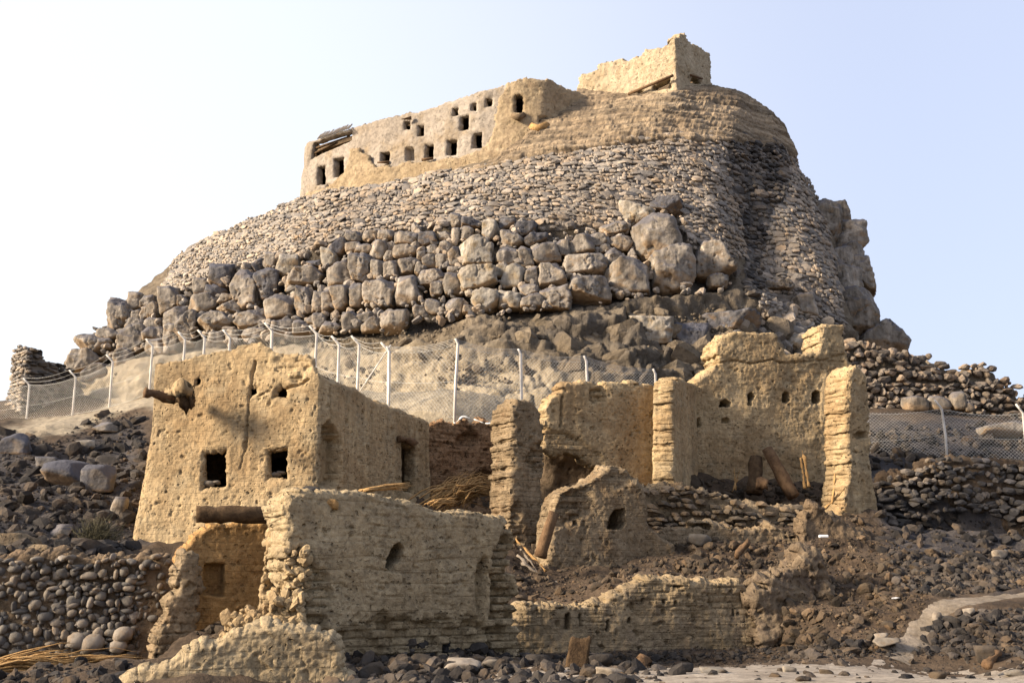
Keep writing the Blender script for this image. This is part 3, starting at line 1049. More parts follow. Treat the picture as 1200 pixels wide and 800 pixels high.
def hill_stones(mb, region, rows, size, aspect=0.6, tmpl=None, out=0.02, depth=0.55, fill=0.95, drop=0.02, tone=None, lump=0.0, bedding=True):
    """courses of stones over the front of the hill, kept where they project into the traced region"""
    r0, r1 = rows
    
    PP, NN, SW, SH = [], [], [], []
    reg = np.asarray(region, float)
    line = G[:, :NC + 2]
    nl = HN[:, :NC + 2]
    vlen = np.linalg.norm(np.diff(G0[r0:r1 + 1, :NC], axis=0), axis=2).mean(1)
    cum = np.concatenate([[0], np.cumsum(vlen)])
    v = 0.0
    while v < cum[-1]:
        hh = size * aspect * rng.uniform(0.75, 1.3)
        rr = r0 + np.interp(v + hh / 2, cum, np.arange(len(cum)))
        i = min(int(rr), len(G) - 2)
        f = rr - i
        lp = line[i] * (1 - f) + line[i + 1] * f
        ln = nl[i] * (1 - f) + nl[i + 1] * f
        cs = np.concatenate([[0], np.cumsum(np.linalg.norm(np.diff(lp, axis=0), axis=1))])
        s = rng.uniform(0, size)
        L = cs[-1]
        ss, ww = [], []
        while s < L:
            w = size * rng.choice([0.4, 0.55, 0.7, 0.85, 1.0, 1.25, 1.7]) * rng.uniform(0.8, 1.2)
            ss.append(s + w / 2)
            ww.append(w)
            s += w
        ss, ww = np.array(ss), np.array(ww)
        p = np.stack([np.interp(ss, cs, lp[:, k]) for k in range(3)], 1)
        n = np.stack([np.interp(ss, cs, ln[:, k]) for k in range(3)], 1)
        p[:, 2] += rng.normal(size=len(p)) * hh * 0.22 + fbm(p, .35, 3, seed=71) * size * .7
        x, y = proj(p)
        ok = inside(reg, x, y) & (rng.random(len(p)) > drop) & (fbm(p, .45, 4, seed=77) < .52)
        ww = ww * np.where(rng.random(len(ww)) < .04, 1.6, 1.0)
        PP.append(p[ok])
        NN.append(n[ok])
        SW.append(ww[ok])
        SH.append(np.full(ok.sum(), hh) * rng.uniform(.7, 1.35, ok.sum()) * np.where(ww[ok] > 1.7 * size, 1.5, 1.0))
        v += hh
    PP, NN, SW, SH = map(np.concatenate, (PP, NN, SW, SH))
    # mud bedding behind the stones
    ra, rb = max(r0 - 1, 0), min(r1 + 1, len(G) - 1)
    bed_ = G[ra:rb + 1, :NC + 2] + HN[ra:rb + 1, :NC + 2] * (out - .04 if out > .25 else .03)
    fq = grid_faces(rb - ra + 1, NC + 2)
    bx_, by_ = proj(bed_.reshape(-1, 3))
    fq = fq[inside(reg, bx_[fq].mean(1), by_[fq].mean(1))]
    us_ = np.unique(fq)
    mp_ = np.full(len(bx_), -1)
    mp_[us_] = np.arange(len(us_))
    if bedding:
        mb.add(bed_.reshape(-1, 3)[us_], None, mp_[fq], .35)
    PP = PP + NN * (out + rng.normal(size=len(PP)) * 0.04 * size + fbm(PP, 0.5, 3) * lump)[:, None]
    NN = NN * np.array([1, 1, .6]) + rng.normal(size=NN.shape) * 0.12
    stones_on(mb, PP, NN, SW / 2 * fill, SH / 2 * fill, size * depth * rng.uniform(.7, 1.2, len(PP)), tmpl, tone=tone)
    return len(PP)


def scatter(mb, poly, n, smin, smax, tmpl=None, bvh=None, sink=0.25, pw=2.2, tone=None, flatn=0.75):
    """stones lying on the ground (or hill) inside a traced region"""
    bvh = bvh or ground_bvh
    poly = np.asarray(poly, float)
    lo, hi = poly.min(0), poly.max(0)
    pos = []
    tries = 0
    while len(pos) < n and tries < n * 6:
        tries += 1
        px, py = rng.uniform(lo[0], hi[0]), rng.uniform(lo[1], hi[1])
        if not inside(poly, np.array([px]), np.array([py]))[0]:
            continue
        h = hit(bvh, px, py)
        if h[0] is None or h[3] > 90:
            continue
        pos.append(h[0][:])
    if not pos:
        return
    pos = np.array(pos)
    s = smin * (smax / smin) ** (rng.random(len(pos)) ** pw)
    sc = np.stack([s * rng.uniform(.8, 1.3, len(s)), s * rng.uniform(.7, 1.1, len(s)), s * rng.uniform(.5, .9, len(s)) * flatn / .75], 1)
    pos[:, 2] += s * (0.35 - sink)
    big = s > 0.12
    ax = rand_rot(len(s), 0.3)
    t = rng.random(len(s)) if tone is None else rng.uniform(tone[0], tone[1], len(s))
    instance(mb, T_ROCK, pos[big], ax[big], sc[big], t[big])
    instance(mb, T_ROCKS, pos[~big], ax[~big], sc[~big], t[~big])
# ------------------------------------------------------------------ boulders of the cliff band
BOX = """
80 414 122 433|92 395 142 414|115 388 143 400|130 358 151 388|151 346 166 364|166 348 179 360|155 364 166 375|166 360 175 374|175 357 186 374|150 374 168 385|172 373 188 384|140 386 173 415|168 385 194 400|174 398 194 412|100 430 126 447|195 381 213 410|187 342 209 366|197 363 218 384|209 348 220 357|135 410 155 425
248 310 273 336 d|228 328 245 345|238 336 266 350 d|225 346 256 366|251 346 283 355|255 353 290 368|273 321 306 365|299 317 327 350 d|233 366 275 387|278 365 314 385|209 370 230 401|266 386 285 398|285 386 311 397|245 390 262 401|313 348 345 376|297 305 311 318 d|311 298 326 315|327 300 350 324 p|338 312 378 338|347 337 366 372|366 343 382 367|320 376 344 394|344 376 362 393|365 368 382 384|266 369 276 378
359 306 380 313 d|377 292 395 315 p|388 282 405 301 d|405 273 425 285|407 283 425 298|416 286 438 298|435 284 453 306|386 309 411 339|410 299 435 333|434 306 450 327|450 295 461 307|453 285 464 294|461 288 488 304|449 307 467 325|467 302 488 320|489 292 499 306|390 334 411 363|410 334 429 360|377 342 393 366|428 331 464 360|464 327 491 357|401 366 420 387|420 366 438 378|425 373 449 387|447 366 476 387|374 378 400 389|360 369 382 382|425 271 443 282|443 271 461 282|464 274 491 289
500 287 512 298|496 299 512 316|510 299 525 315|514 283 528 298|491 274 514 290 d|515 272 528 283|529 268 540 287|541 266 553 286|530 251 541 268|541 256 562 267 d|566 259 585 281 p|540 281 577 316 p|526 288 541 316|583 258 604 270 d|604 262 627 276 d|586 270 600 286|588 275 613 290|612 274 640 288 d|581 292 607 312|607 290 624 316|538 312 580 340 p|525 312 540 321|520 321 540 345|490 316 523 334|506 329 520 346|486 308 496 322|581 310 594 325 p|590 311 613 337 p|614 315 631 336|610 334 630 348|554 341 585 365 p|583 343 610 361 p|610 345 638 361|499 353 515 368|524 352 544 369|542 358 557 368|484 359 499 372
624 288 655 310|652 283 668 300|668 278 697 299|690 276 712 291|702 287 716 296|710 292 728 316|662 299 711 326|666 325 712 355|628 310 662 338|631 338 667 361|712 304 758 346|704 262 739 277|713 277 739 294|736 293 745 304
763 233 798 251 d|729 239 765 265 o|744 250 798 318|764 290 811 339|812 291 858 328|830 322 852 336
956 242 981 290|977 243 993 265|981 264 1008 290|987 290 1005 305|1002 307 1017 338|977 320 1003 348|987 348 1018 385|975 293 1000 320|1010 385 1055 412
886 350 910 366|915 356 930 368|930 346 954 368|892 330 940 341|738 374 787 406 w|828 368 894 390 d|920 394 952 412 w|786 382 830 404 d
"""
SPECIAL = {
    '763 233 798 251': 'dark flat capstone lying on the tall upright block in the cliff',
    '729 239 765 265': 'ochre jagged boulder leaning against the capstone of the upright block',
    '744 250 798 318': 'tall upright cracked block standing above the boulder band, under a dark capstone',
    '764 290 811 339': 'lumpy pale boulder at the foot of the tall upright block',
    '812 291 858 328': 'wide smooth boulder right of the tall upright block, at the gully edge',
    '712 304 758 346': 'big rounded boulder with dark water stains, left below the tall upright block',
    '666 325 712 355': 'broad boulder with a yellow lower corner, under the flat rectangular block',
    '662 299 711 326': 'flat rectangular block with pitted face, left of the stained round boulder',
    '738 374 787 406': 'pale fresh-broken rock lying alone on the dark slope below the boulders',
    '920 394 952 412': 'pale wedge rock behind the gap in the top of the holed mud wall',
    '828 368 894 390': 'long dark ledge of rock above the battlement of the holed mud wall',
    '786 382 830 404': 'dark squarish rock right of the pale fresh-broken rock',
    '540 281 577 316': 'largest pale boulder in the middle of the cliff band',
    '538 312 580 340': 'wide pale boulder directly under the largest pale boulder',
    '554 341 585 365': 'pale overhanging boulder with orange underside at the lowest edge of the cliff',
    '273 321 306 365': 'tall tilted dark slab in the cliff above the mud house roof',
    '233 366 275 387': 'wide rectangular block low in the cliff above the left of the house roof',
    '981 264 1008 290': 'squared boulder jutting into the sky from the right cliff edge',
    '956 242 981 290': 'tall pillar-like boulder at the top of the right cliff edge',
    '1010 385 1055 412': 'low smooth boulder where the right cliff meets the shoulder wall',
    '987 348 1018 385': 'big rounded boulder lowest on the right cliff edge',
    '80 414 122 433': 'wedge-shaped boulder at the far left tip of the cliff above the first fence posts',
}
boxes = []
for line in BOX.strip().split('\n'):
    for it in line.split('|'):
        w = it.split()
        boxes.append([float(x) for x in w[:4]] + [w[4] if len(w) > 4 else 'n', ' '.join(w[:4])])
bx = np.array([b[:4] for b in boxes])
bc = np.stack([(bx[:, 0] + bx[:, 2]) / 2, (bx[:, 1] + bx[:, 3]) / 2], 1)
bh = np.stack([(bx[:, 2] - bx[:, 0]) / 2, (bx[:, 3] - bx[:, 1]) / 2], 1)
ORD = ['first', 'second', 'third', 'fourth', 'fifth', 'sixth', 'seventh', 'eighth', 'ninth', 'tenth', 'eleventh', 'twelfth', 'thirteenth', 'fourteenth', 'fifteenth', 'sixteenth']
STRETCH = [(0, 224, "cliff's left shoulder"), (224, 384, 'cliff above the house roof'), (384, 500, 'cliff above the bent fence posts'),
           (500, 625, 'cliff above tallest fence post'), (625, 760, 'cliff left of the upright block'), (760, 955, 'rock face above holed wall'), (955, 1100, 'right cliff edge')]
COURSE = ['lowest row', 'second row up', 'third row up', 'fourth row up', 'fifth row up', 'sixth row up']
labels = {}
for a, b, nm in STRETCH:
    ids = [i for i in range(len(boxes)) if a <= bc[i, 0] < b and boxes[i][5] not in SPECIAL]
    ids.sort(key=lambda i: -bc[i, 1])
    if not ids:
        continue
    # slope-corrected height, split into courses
    hcorr = {i: bc[i, 1] + 0.28 * (bc[i, 0] - a) * (1 if a < 384 else 0) for i in ids}
    ids.sort(key=lambda i: -hcorr[i])
    nrow = max(1, round(len(ids) / 6))
    per = math.ceil(len(ids) / nrow)
    for r in range(nrow):
        row = sorted(ids[r * per:(r + 1) * per], key=lambda i: bc[i, 0])
        for k, i in enumerate(row):
            w, h = bh[i] * 2
            shp = 'wide' if w > 1.5 * h else 'tall' if h > 1.25 * w else 'squarish'
            sz = 'small ' if max(w, h) < 17 else 'big ' if w * h > 800 else ''
            tn = {'d': 'dark', 'p': 'pale', 'o': 'ochre', 'w': 'white'}.get(boxes[i][4], 'grey')
            labels[i] = '%s%s %s boulder, %s from left, %s, %s' % (sz, shp, tn, ORD[k], COURSE[r], nm)
for i, b in enumerate(boxes):
    if b[5] in SPECIAL:
        labels[i] = SPECIAL[b[5]]

D4, F4 = ICO[4]
for i, b in enumerate(boxes):
    r = np.random.default_rng(100 + i)
    cx, cy = bc[i]
    h = hit(hill_bvh, cx, cy)
    k = 0
    while h[0] is None and k < 40:
        k += 1
        h = hit(hill_bvh, cx + (3 * k if cx < 300 else -3 * k), cy)
    if cx > 955:
        bh[i] *= np.array([1.28, 1.2])
    if cx < 225:
        bh[i] *= 1.12
    Yd = h[0].y
    nrm = np.array(h[1][:])
    if nrm[1] > 0:
        nrm = np.array([0, -1, 0])
    if k:
        Yd += 0.5
    scale = math.sqrt(1 + ((cx - 600) / F) ** 2) * Yd / F * 1.02
    a, c = bh[i] * scale
    c *= 1.08
    dep = 0.62 * math.sqrt(a * c) + 0.35 * max(a, c)
    d = ray(cx, cy)
    pos = P(cx, cy, Yd + 0.1 * dep)
    yaw = math.atan2(d[0], d[1]) * 0.6 + r.normal() * (0.10 if cx < 955 else .35)
    if nrm[1] < -0.2:
        yaw += 0.35 * math.atan2(nrm[0], -nrm[1]) * -1
    pl = []
    near = np.where((np.abs(bc[:, 0] - cx) < bh[i, 0] + bh[:, 0] + 9) & (np.abs(bc[:, 1] - cy) < bh[i, 1] + bh[:, 1] + 9))[0]
    for j in near:
        if j == i or cx > 955:
            continue
        dv = (bc[j] - bc[i]) * np.array([1, -1])
        L = np.hypot(*dv)
        u = dv / L
        ri = 1 / (abs(u[0] / bh[i, 0]) ** 3 + abs(u[1] / bh[i, 1]) ** 3) ** (1 / 3)
        rj = 1 / (abs(u[0] / bh[j, 0]) ** 3 + abs(u[1] / bh[j, 1]) ** 3) ** (1 / 3)
        t = L * ri / (ri + rj) * 1.0
        t = min(t, ri * 1.25)
        t = max(t, ri * 0.86)
        n3 = np.array([u[0], -0.12 + r.normal() * 0.10, u[1]])
        n3 /= np.linalg.norm(n3)
        pl.append([*n3, t * scale * 1.02])
    for n3, t in (((1, -.1, 0), a), ((-1, -.1, 0), a), ((0, -.1, 1), c), ((0, -.1, -1), c), ((0, -1, 0), dep * .8), ((0, 1, 0), dep)):
        n3 = np.array(n3, float) + r.normal(size=3) * 0.09
        n3 /= np.linalg.norm(n3)
        pl.append([*n3, t * r.uniform(1.02, 1.12)])
    for _ in range(4):
        n3 = r.normal(size=3) + np.array([0, -0.7, 0.1])
        n3 /= np.linalg.norm(n3)
        sup = 1 / (abs(n3[0] / a) ** 3 + abs(n3[1] / dep) ** 3 + abs(n3[2] / c) ** 3) ** (1 / 3)
        pl.append([*n3, sup * r.uniform(0.80, 0.97)])
    DD, FF = (ICO[5], ) [0] if max(bh[i]) > 16 else ICO[4]
    rad = poly_radius(DD, np.array(pl), 48)
    V = DD * rad[:, None]
    w = V + pos
    s_ = min(a, c)
    st_ = fbm(w * np.array([1, 1, 1.3]), 1.1 / s_, 3, seed=i + 5) * 4
    chip = np.floor(st_) + sst(0.7, 1.0, st_ - np.floor(st_))
    V = V * (1.07 + 0.045 * fbm(w, 0.9 / s_, 3, seed=i) + 0.05 * fbm(w, 2.6 / s_, 4, 0.62, seed=i + 3) + .03 * chip)[:, None]
    cr = np.abs(fbm(w * np.array([1, 1, .5]), 0.8 / s_, 3, seed=i + 9))
    V = V * (1 - 0.14 * sst(0.035, 0.0, cr))[:, None]
    cyw, syw = math.cos(-yaw), math.sin(-yaw)
    V = np.stack([V[:, 0] * cyw - V[:, 1] * syw, V[:, 0] * syw + V[:, 1] * cyw, V[:, 2]], 1) + pos
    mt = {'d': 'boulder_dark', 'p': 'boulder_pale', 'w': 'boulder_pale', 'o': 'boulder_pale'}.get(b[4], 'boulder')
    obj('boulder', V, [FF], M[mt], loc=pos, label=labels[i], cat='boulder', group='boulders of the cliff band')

# stones wedged between the boulders
mb = MB()
h0 = []
scatter(mb, BANDP, 1100, 0.10, 0.34, bvh=hill_bvh, pw=1.2)
scatter(mb, [(880, 375), (895, 350), (985, 380), (990, 400), (1015, 420), (940, 430), (840, 400)], 140, 0.12, 0.55, bvh=hill_bvh, pw=1.4)
mb.build('wedged_rubble', M['stone'], smooth=False, kind='stuff', label='smaller stones wedged between the cliff boulders', cat='rubble')

# rough rock scraps on the slope under the boulders
mb = MB()
scatter(mb, [(470, 386), (600, 372), (720, 365), (850, 360), (900, 400), (850, 470), (560, 470), (480, 420)], 260, 0.08, 0.5, bvh=hill_bvh, pw=2.4, sink=0.5, tone=(.0, .6))
scatter(mb, [(120, 440), (330, 398), (470, 390), (560, 430), (700, 470), (500, 480), (300, 450)], 120, 0.06, 0.3, bvh=hill_bvh, pw=2, sink=0.4, tone=(.4, 1))
scatter(mb, [(600, 385), (720, 372), (840, 366), (960, 395), (960, 470), (740, 470), (640, 430)], 120, 0.3, 1.2, bvh=hill_bvh, pw=1.6, sink=0.55, tone=(.0, .4))
scatter(mb, [(100, 445), (330, 396), (470, 388), (720, 372), (860, 366), (900, 470), (560, 480), (300, 470)], 3500, .025, .14, bvh=hill_bvh, pw=1.6, sink=.3)
mb.build('scree', M['hill'], smooth=False, kind='stuff', label='scattered scree on the slope between fence and boulders', cat='scree')

# ------------------------------------------------------------------ dry stone walls under the fort
r2 = NR[0] + NR[1]
r3 = r2 + NR[2]
mb = MB()
W1 = [(345, 228), (450, 205), (560, 188), (640, 174), (720, 161), (800, 157), (852, 158), (852, 185), (858, 225), (870, 270), (874, 305), (858, 300), (810, 292), (800, 262), (740, 266), (640, 270), (530, 266), (440, 276), (380, 286), (345, 302)]
n = hill_stones(mb, W1, (NR[0] + 8, r3 + 3), 0.34, 0.72, out=0.10, depth=0.25, fill=1.06)
mb.build('dry_stone_wall', M['stone'], smooth=False, label='tall grey dry stone retaining wall between the boulders and the hilltop fort', cat='retaining wall', group='dry stone retaining walls of the hill')
mb = MB()
W1L = [(345, 226), (300, 248), (215, 286), (190, 334), (186, 352), (215, 345), (240, 326), (300, 312), (345, 304)]
hill_stones(mb, W1L, (NR[0] + 8, r3 + 3), 0.30, 0.72, out=0.04, depth=0.34, fill=.98)
mb.build('dry_stone_wall', M['stone_pale'], smooth=False, label='pale sunlit dry stone wall falling down the left shoulder below the fort', cat='retaining wall', group='dry stone retaining walls of the hill')
mb = MB()
W2 = [(852, 159), (905, 163), (915, 168), (922, 200), (918, 235), (905, 250), (892, 300), (890, 350), (872, 350), (874, 300), (870, 270), (858, 225), (852, 185)]
hill_stones(mb, W2, (NR[0] + 4, r3 + 3), 0.42, 0.66, out=0.06, depth=0.5, lump=0.35, fill=1.12, drop=0)
mb.build('dry_stone_wall', M['stone_dark'], smooth=False, label='dark tumbled dry stone face in the gully right of the main retaining wall', cat='retaining wall', group='dry stone retaining walls of the hill')  # gully shade is put into the darker stone colour
mb = MB()
W3 = [(915, 166), (930, 178), (955, 215), (962, 245), (975, 290), (985, 345), (990, 392), (940, 385), (895, 372), (888, 350), (892, 300), (905, 250), (918, 235), (922, 200)]
hill_stones(mb, W3, (NR[0] - 2, r3 + 3), 0.36, 0.72, out=0.1, depth=0.27, fill=1.05)
mb.build('dry_stone_wall', M['stone'], smooth=False, label='rounded dry stone buttress on the right corner of the hill beside the cliff edge', cat='retaining wall', group='dry stone retaining walls of the hill')

# ------------------------------------------------------------------ mud rampart on top
def hill_band(r0, r1, c0, c1, sub=4):
    rr = np.linspace(r0, r1, (r1 - r0) * sub + 1)
    i = np.minimum(rr.astype(int), len(G) - 2)
    f = (rr - i)[:, None, None]
    cc = np.linspace(c0, c1, (c1 - c0) * sub + 1)
    j = np.minimum(cc.astype(int), NC + BACK - 2)
    g = (cc - j)[None, :, None]

    def smp(A):
        return (A[i][:, j] * (1 - g) + A[i][:, j + 1] * g) * (1 - f) + (A[i + 1][:, j] * (1 - g) + A[i + 1][:, j + 1] * g) * f
    return smp(G), smp(HN)


pxr, _ = proj(G[r3 + 10, :NC])
c0 = int(np.argmin(np.abs(pxr - 560)))
A, An = hill_band(r3 - 2, r3 + NR[3], c0, NC + 8, 3)
nr, nc = A.shape[:2]
vv = np.linspace(0, 1, nr)[:, None]
uc = np.linspace(0, 1, nc)[None]
hz = A[..., 2]
wv = hz / 0.5 + fbm(A * np.array([1, 1, 2.]), 0.3, 4, seed=41) * 1.1
fr = wv - np.floor(wv)
off = 0.22 + fbm(A, 0.3, 3, seed=42) * 0.18 + fbm(A, 1.6, 4, 0.6, seed=43) * 0.05 + 0.14 * (sst(0.0, 0.25, fr) - sst(0.75, 1.0, fr) * 0.95)
off *= sst(0, .04, vv) * (1 - .8 * sst(.82, 1.0, vv)) * sst(0, .16, uc) * sst(0, .04, 1 - uc)
off = off - .08 * sst(.1, 0, uc)
A2 = A + An * off[..., None]
top = A2[-1] - An[-1] * 1.2 + np.array([0, 0, 0.02])
A2 = np.concatenate([A2, top[None]])
ramp_o = obj('mud_rampart', A2.reshape(-1, 3), [grid_faces(nr + 1, nc)], M['rampart'], label='rounded brown mud rampart with eroded layers capping the hill under the small tower', cat='rampart')

# ------------------------------------------------------------------ the hilltop fort
def box_mesh(x0, y0, z0, x1, y1, z1):
    V = np.array([(x, y, z) for z in (z0, z1) for y in (y0, y1) for x in (x0, x1)], float)
    Q = np.array([(0, 2, 3, 1), (4, 5, 7, 6), (0, 1, 5, 4), (2, 6, 7, 3), (0, 4, 6, 2), (1, 3, 7, 5)])
    return V, Q


def prism(xy, z0, z1, thick_noise=0.0):
    xy = np.asarray(xy, float)
    n = len(xy)
    V = np.concatenate([np.column_stack([xy, np.full(n, z0)]), np.column_stack([xy, np.full(n, z1)])])
    Q = np.array([(i, (i + 1) % n, n + (i + 1) % n, n + i) for i in range(n)])
    return V, Q, np.arange(n)[::-1][None], (np.arange(n) + n)[None]


fp = Plan([(362, 195, 81), (352, 195, 73.4), (450, 190, 69.0), (560, 160, 65.9), (604, 130, 65.1), (640, 125, 65.1), (694, 125, 67.6)], round_=0.9)
base = np.array([*fp.xy.mean(0), P(560, 173, 66)[2]])
fort = thing('hilltop_fort', base, 'long ruined mud fort with two rows of small windows on the left of the hilltop', 'fort')


def rect(x0, y0, x1, y1, sl=0.0):
    return [(x0, y1), (x0, y0), (x1, y0 - sl), (x1, y1 - sl)]


fw = [([(361.5, 186), (365, 166), (410, 151.5), (410, 164)], None), (rect(370, 194, 380, 217, 1), None), (rect(389.5, 185, 401.5, 208, 2), None), (rect(380, 215, 387, 221), .3),
      (rect(444, 177.5, 455.5, 190, .5), None), (rect(474, 172, 484, 188, .5), .5), (rect(496, 168, 507, 186, .5), None), (rect(522.5, 163, 534, 182, .5), None), (rect(552, 155, 564, 173.5, 1), None),
      (rect(471, 141, 479, 151, .5), None), (rect(487, 146, 495, 159, 1), None), (rect(528, 125, 535, 135, .5), None), (rect(537, 134.5, 548, 152, 1), None), (rect(549.5, 119.5, 556.5, 129, .5), None),
      (rect(567, 112.5, 575, 123, .5), None), ([(602, 131), (601.5, 116), (604, 111), (609, 110), (614, 114), (614, 131)], None), (rect(631, 137, 642, 144), .45), ([(627, 163), (629, 154), (638, 150), (643, 162)], .4)]
ftop = [(352.5, 172), (356, 167), (366, 163), (376, 160), (412, 148), (420, 145), (445, 139), (470, 133), (478, 130), (484, 131), (510, 123), (540, 112), (560, 106), (580, 100), (596, 95), (606, 91), (618, 90), (634, 92), (645, 92), (655, 97), (664, 103), (678, 107), (692, 112)]
fwall = mud_wall('wall', fp, M['plaster'], top=ftop, holes=fw, thick=0.75, cell=0.085, ext=(True, False), zb=P(352, 230, 73.4)[2] - 1.2, lump=0.09, rag=0.08, pit=0.03, seed=3, parent=fort, batter=[.02, .04, .04, .05, .07, .08, .08])
# lower, browner mud skirt of the facade
sk = mud_wall('plinth', Plan([(354, 195, 73.1), (450, 190, 68.72), (560, 160, 65.6), (606, 130, 64.75), (640, 125, 64.8), (694, 125, 67.2)], round_=0.9), earth('yellow_mud_plinth', (.36, .265, .155), (.47, .36, .225), (.32, .23, .14), big=.4, fine=4, bump=.12, pits=1.2, contrast=.45),
              poly=[(354, 236), (355, 226), (384, 219), (402, 203), (412, 172), (424, 178), (440, 196), (470, 192), (488, 190), (506, 189), (522, 186), (538, 184), (560, 178), (574, 165), (580, 140), (584, 116), (592, 101), (600, 95), (606, 92.5), (618, 91.5), (634, 93.5), (645, 94.5), (655, 98.5), (664, 103.5), (678, 107.5), (692, 112), (690, 200), (640, 196), (560, 212), (450, 228)],
              holes=[(rect(631, 137, 642, 144), .25), ([(602, 132), (601.5, 116), (604, 110.5), (609, 109.5), (614, 113.5), (614, 132)], None), ([(627, 163), (629, 154), (638, 150), (643, 162)], .25)], thick=0.32, cell=0.1, lump=0.10, rag=0.12, pit=0.05, seed=5, parent=fort, course=0.03, ch=0.45)
ztop = P(420, 146, 70.4)[2]
back = fp.xy[::6].copy()
qs_ = np.linspace(0.3, fp.L - 0.4, 34)
inner = np.array([fp.at(q)[0] - fp.at(q)[1] * 0.5 for q in qs_])
_tp = fp.poly(ftop)
_o = np.argsort(_tp[:, 0])
ztops = np.interp(qs_, _tp[_o, 0], _tp[_o, 1]) - .42
rear = np.array([[inner[-1][0] - 1, inner[-1][1] + 3]])
V, Q, c1, c2 = prism(np.concatenate([inner, rear]), 0, 0)
zz = np.concatenate([ztops, [ztops.mean()]])
V[:, 2] = np.concatenate([zz - .3, zz])
obj('roof', V, [Q, c1, c2], M['mud_brown'], fort, smooth=False)
for a, b in ((inner[-1], rear[0]), (rear[0], inner[0])):
    e = (b - a) / np.linalg.norm(b - a)
    nn_ = np.array([-e[1], e[0]]) * 0.3
    V, Q, c1, c2 = prism([a - nn_, b - nn_, b + nn_, a + nn_], base[2] - 4, ztop - 0.6)
    obj('rear_wall', V, [Q, c1, c2], M['mud_brown'], fort, smooth=False)
# loggia: beams, sloping poles and roof sticks
for x0, y0, x1, y1, Y0, Y1 in ((363, 176, 410, 160, 72.6, 70.6), (366, 181, 395, 167, 72.4, 71.2), (372, 186, 366, 168, 72.2, 72.6), (380, 182, 371, 166, 72.0, 72.4)):
    mb = MB()
    mb.tube([P(x0, y0, Y0 + .9), P(x1, y1, Y1 + .9)], 0.07, 6)
    mb.build('loggia_pole', M['wood_dark'], fort)
mb = MB()
for k in range(16):
    x = 374 + k * 2.4
    y = 160.5 - (x - 376) * 0.333
    Yq = 72.4 - (x - 374) / 38 * 1.7
    mb.tube([P(x - 1.5, y + 1.5, Yq - 0.35), P(x + 2.5, y - 2.0 - rng.random() * 3, Yq + 0.9)], 0.05, 5)
mb.build('roof_poles', M['twig'], fort)
for (x0, y0, x1, y1) in ((470, 140, 482, 138), (442, 190.5, 456, 190), (494, 187, 508, 186)):
    mb = MB()
    q = fp.sz((x0 + x1) / 2, y0)
    xy, _ = fp.at(q[0])
    Yq = xy[1]
    mb.tube([P(x0, y0, Yq - .15), P(x1, y1, Yq - .2)], 0.09, 6, rough=.2)
    mb.build('lintel', M['wood'], fort)
mb = MB()
q = P(608, 134, 64.6)
mb.tube([P(600, 135, 64.8), P(607, 138, 64.6), P(614, 134, 64.8)], [.1, .24, .15], 10, rough=.2)
mb.build('ledge', M['mud_brown'], fort)
mb = MB()
mb.tube([P(622, 148, 64.4), P(630, 152, 64.1), P(642, 148, 64.6)], [.15, .32, .2], 10, rough=.25)
mb.build('ledge', M['mud_ochre_bounce'], fort)

# ------------------------------------------------------------------ the small tower on the top
kp = Plan([(678, 98, 69.0), (792.5, 90, 65.25), (833, 92, 68.0)])
kb = np.array([*P(790, 103, 65.6)[:2], P(790, 108, 65.6)[2]])
keep = thing('ruined_tower', kb, 'small roofless yellow mud tower with a ragged top at the summit of the hill', 'tower')
ktop = [(678, 92), (681, 88), (693, 84), (702, 76), (712, 72), (728, 69), (735, 73), (743, 68), (755, 63), (757, 57), (764, 59), (774, 55), (783, 52), (789, 47), (797, 43), (803, 40), (808, 46), (814, 54), (822, 58), (832, 63)]
mud_wall('wall', kp, earth('yellow_mud', (.44, .345, .215), (.56, .445, .295), (.40, .30, .18), big=.5, fine=5, bump=.10, pits=1.6, contrast=.4), top=ktop, ext=(False, False), zb=P(790, 112, 65.6)[2] - .6, thick=0.7, cell=0.07,
         holes=[([(739, 112), (738, 111), (752, 104.5), (756, 104), (752, 112)], .5), ([(764, 107), (765, 100), (786, 91), (787, 104)], None), ([(809, 99), (811, 88), (822, 92), (822, 99)], None)], lump=0.10, rag=0.12, pit=0.06, seed=9, parent=keep, step=.3)
mb = MB()
mb.tube([P(736, 110.5, 66.75), P(789, 88.5, 64.95)], 0.09, 6)
mb.build('lintel', M['wood'], keep)
mb = MB()
mb.tube([P(809, 88, 66.0), P(823, 92.5, 67.0)], 0.07, 6)
mb.build('lintel', M['wood'], keep)
kbk = mud_wall('rear_wall', Plan([(680, 98, 73), (740, 98, 74.5), (833, 98, 72.5)]), M['mud_brown'], top=[(690, 100), (720, 96), (760, 97), (830, 92)], zb=kb[2] - .5, thick=.5, cell=.14, parent=keep)
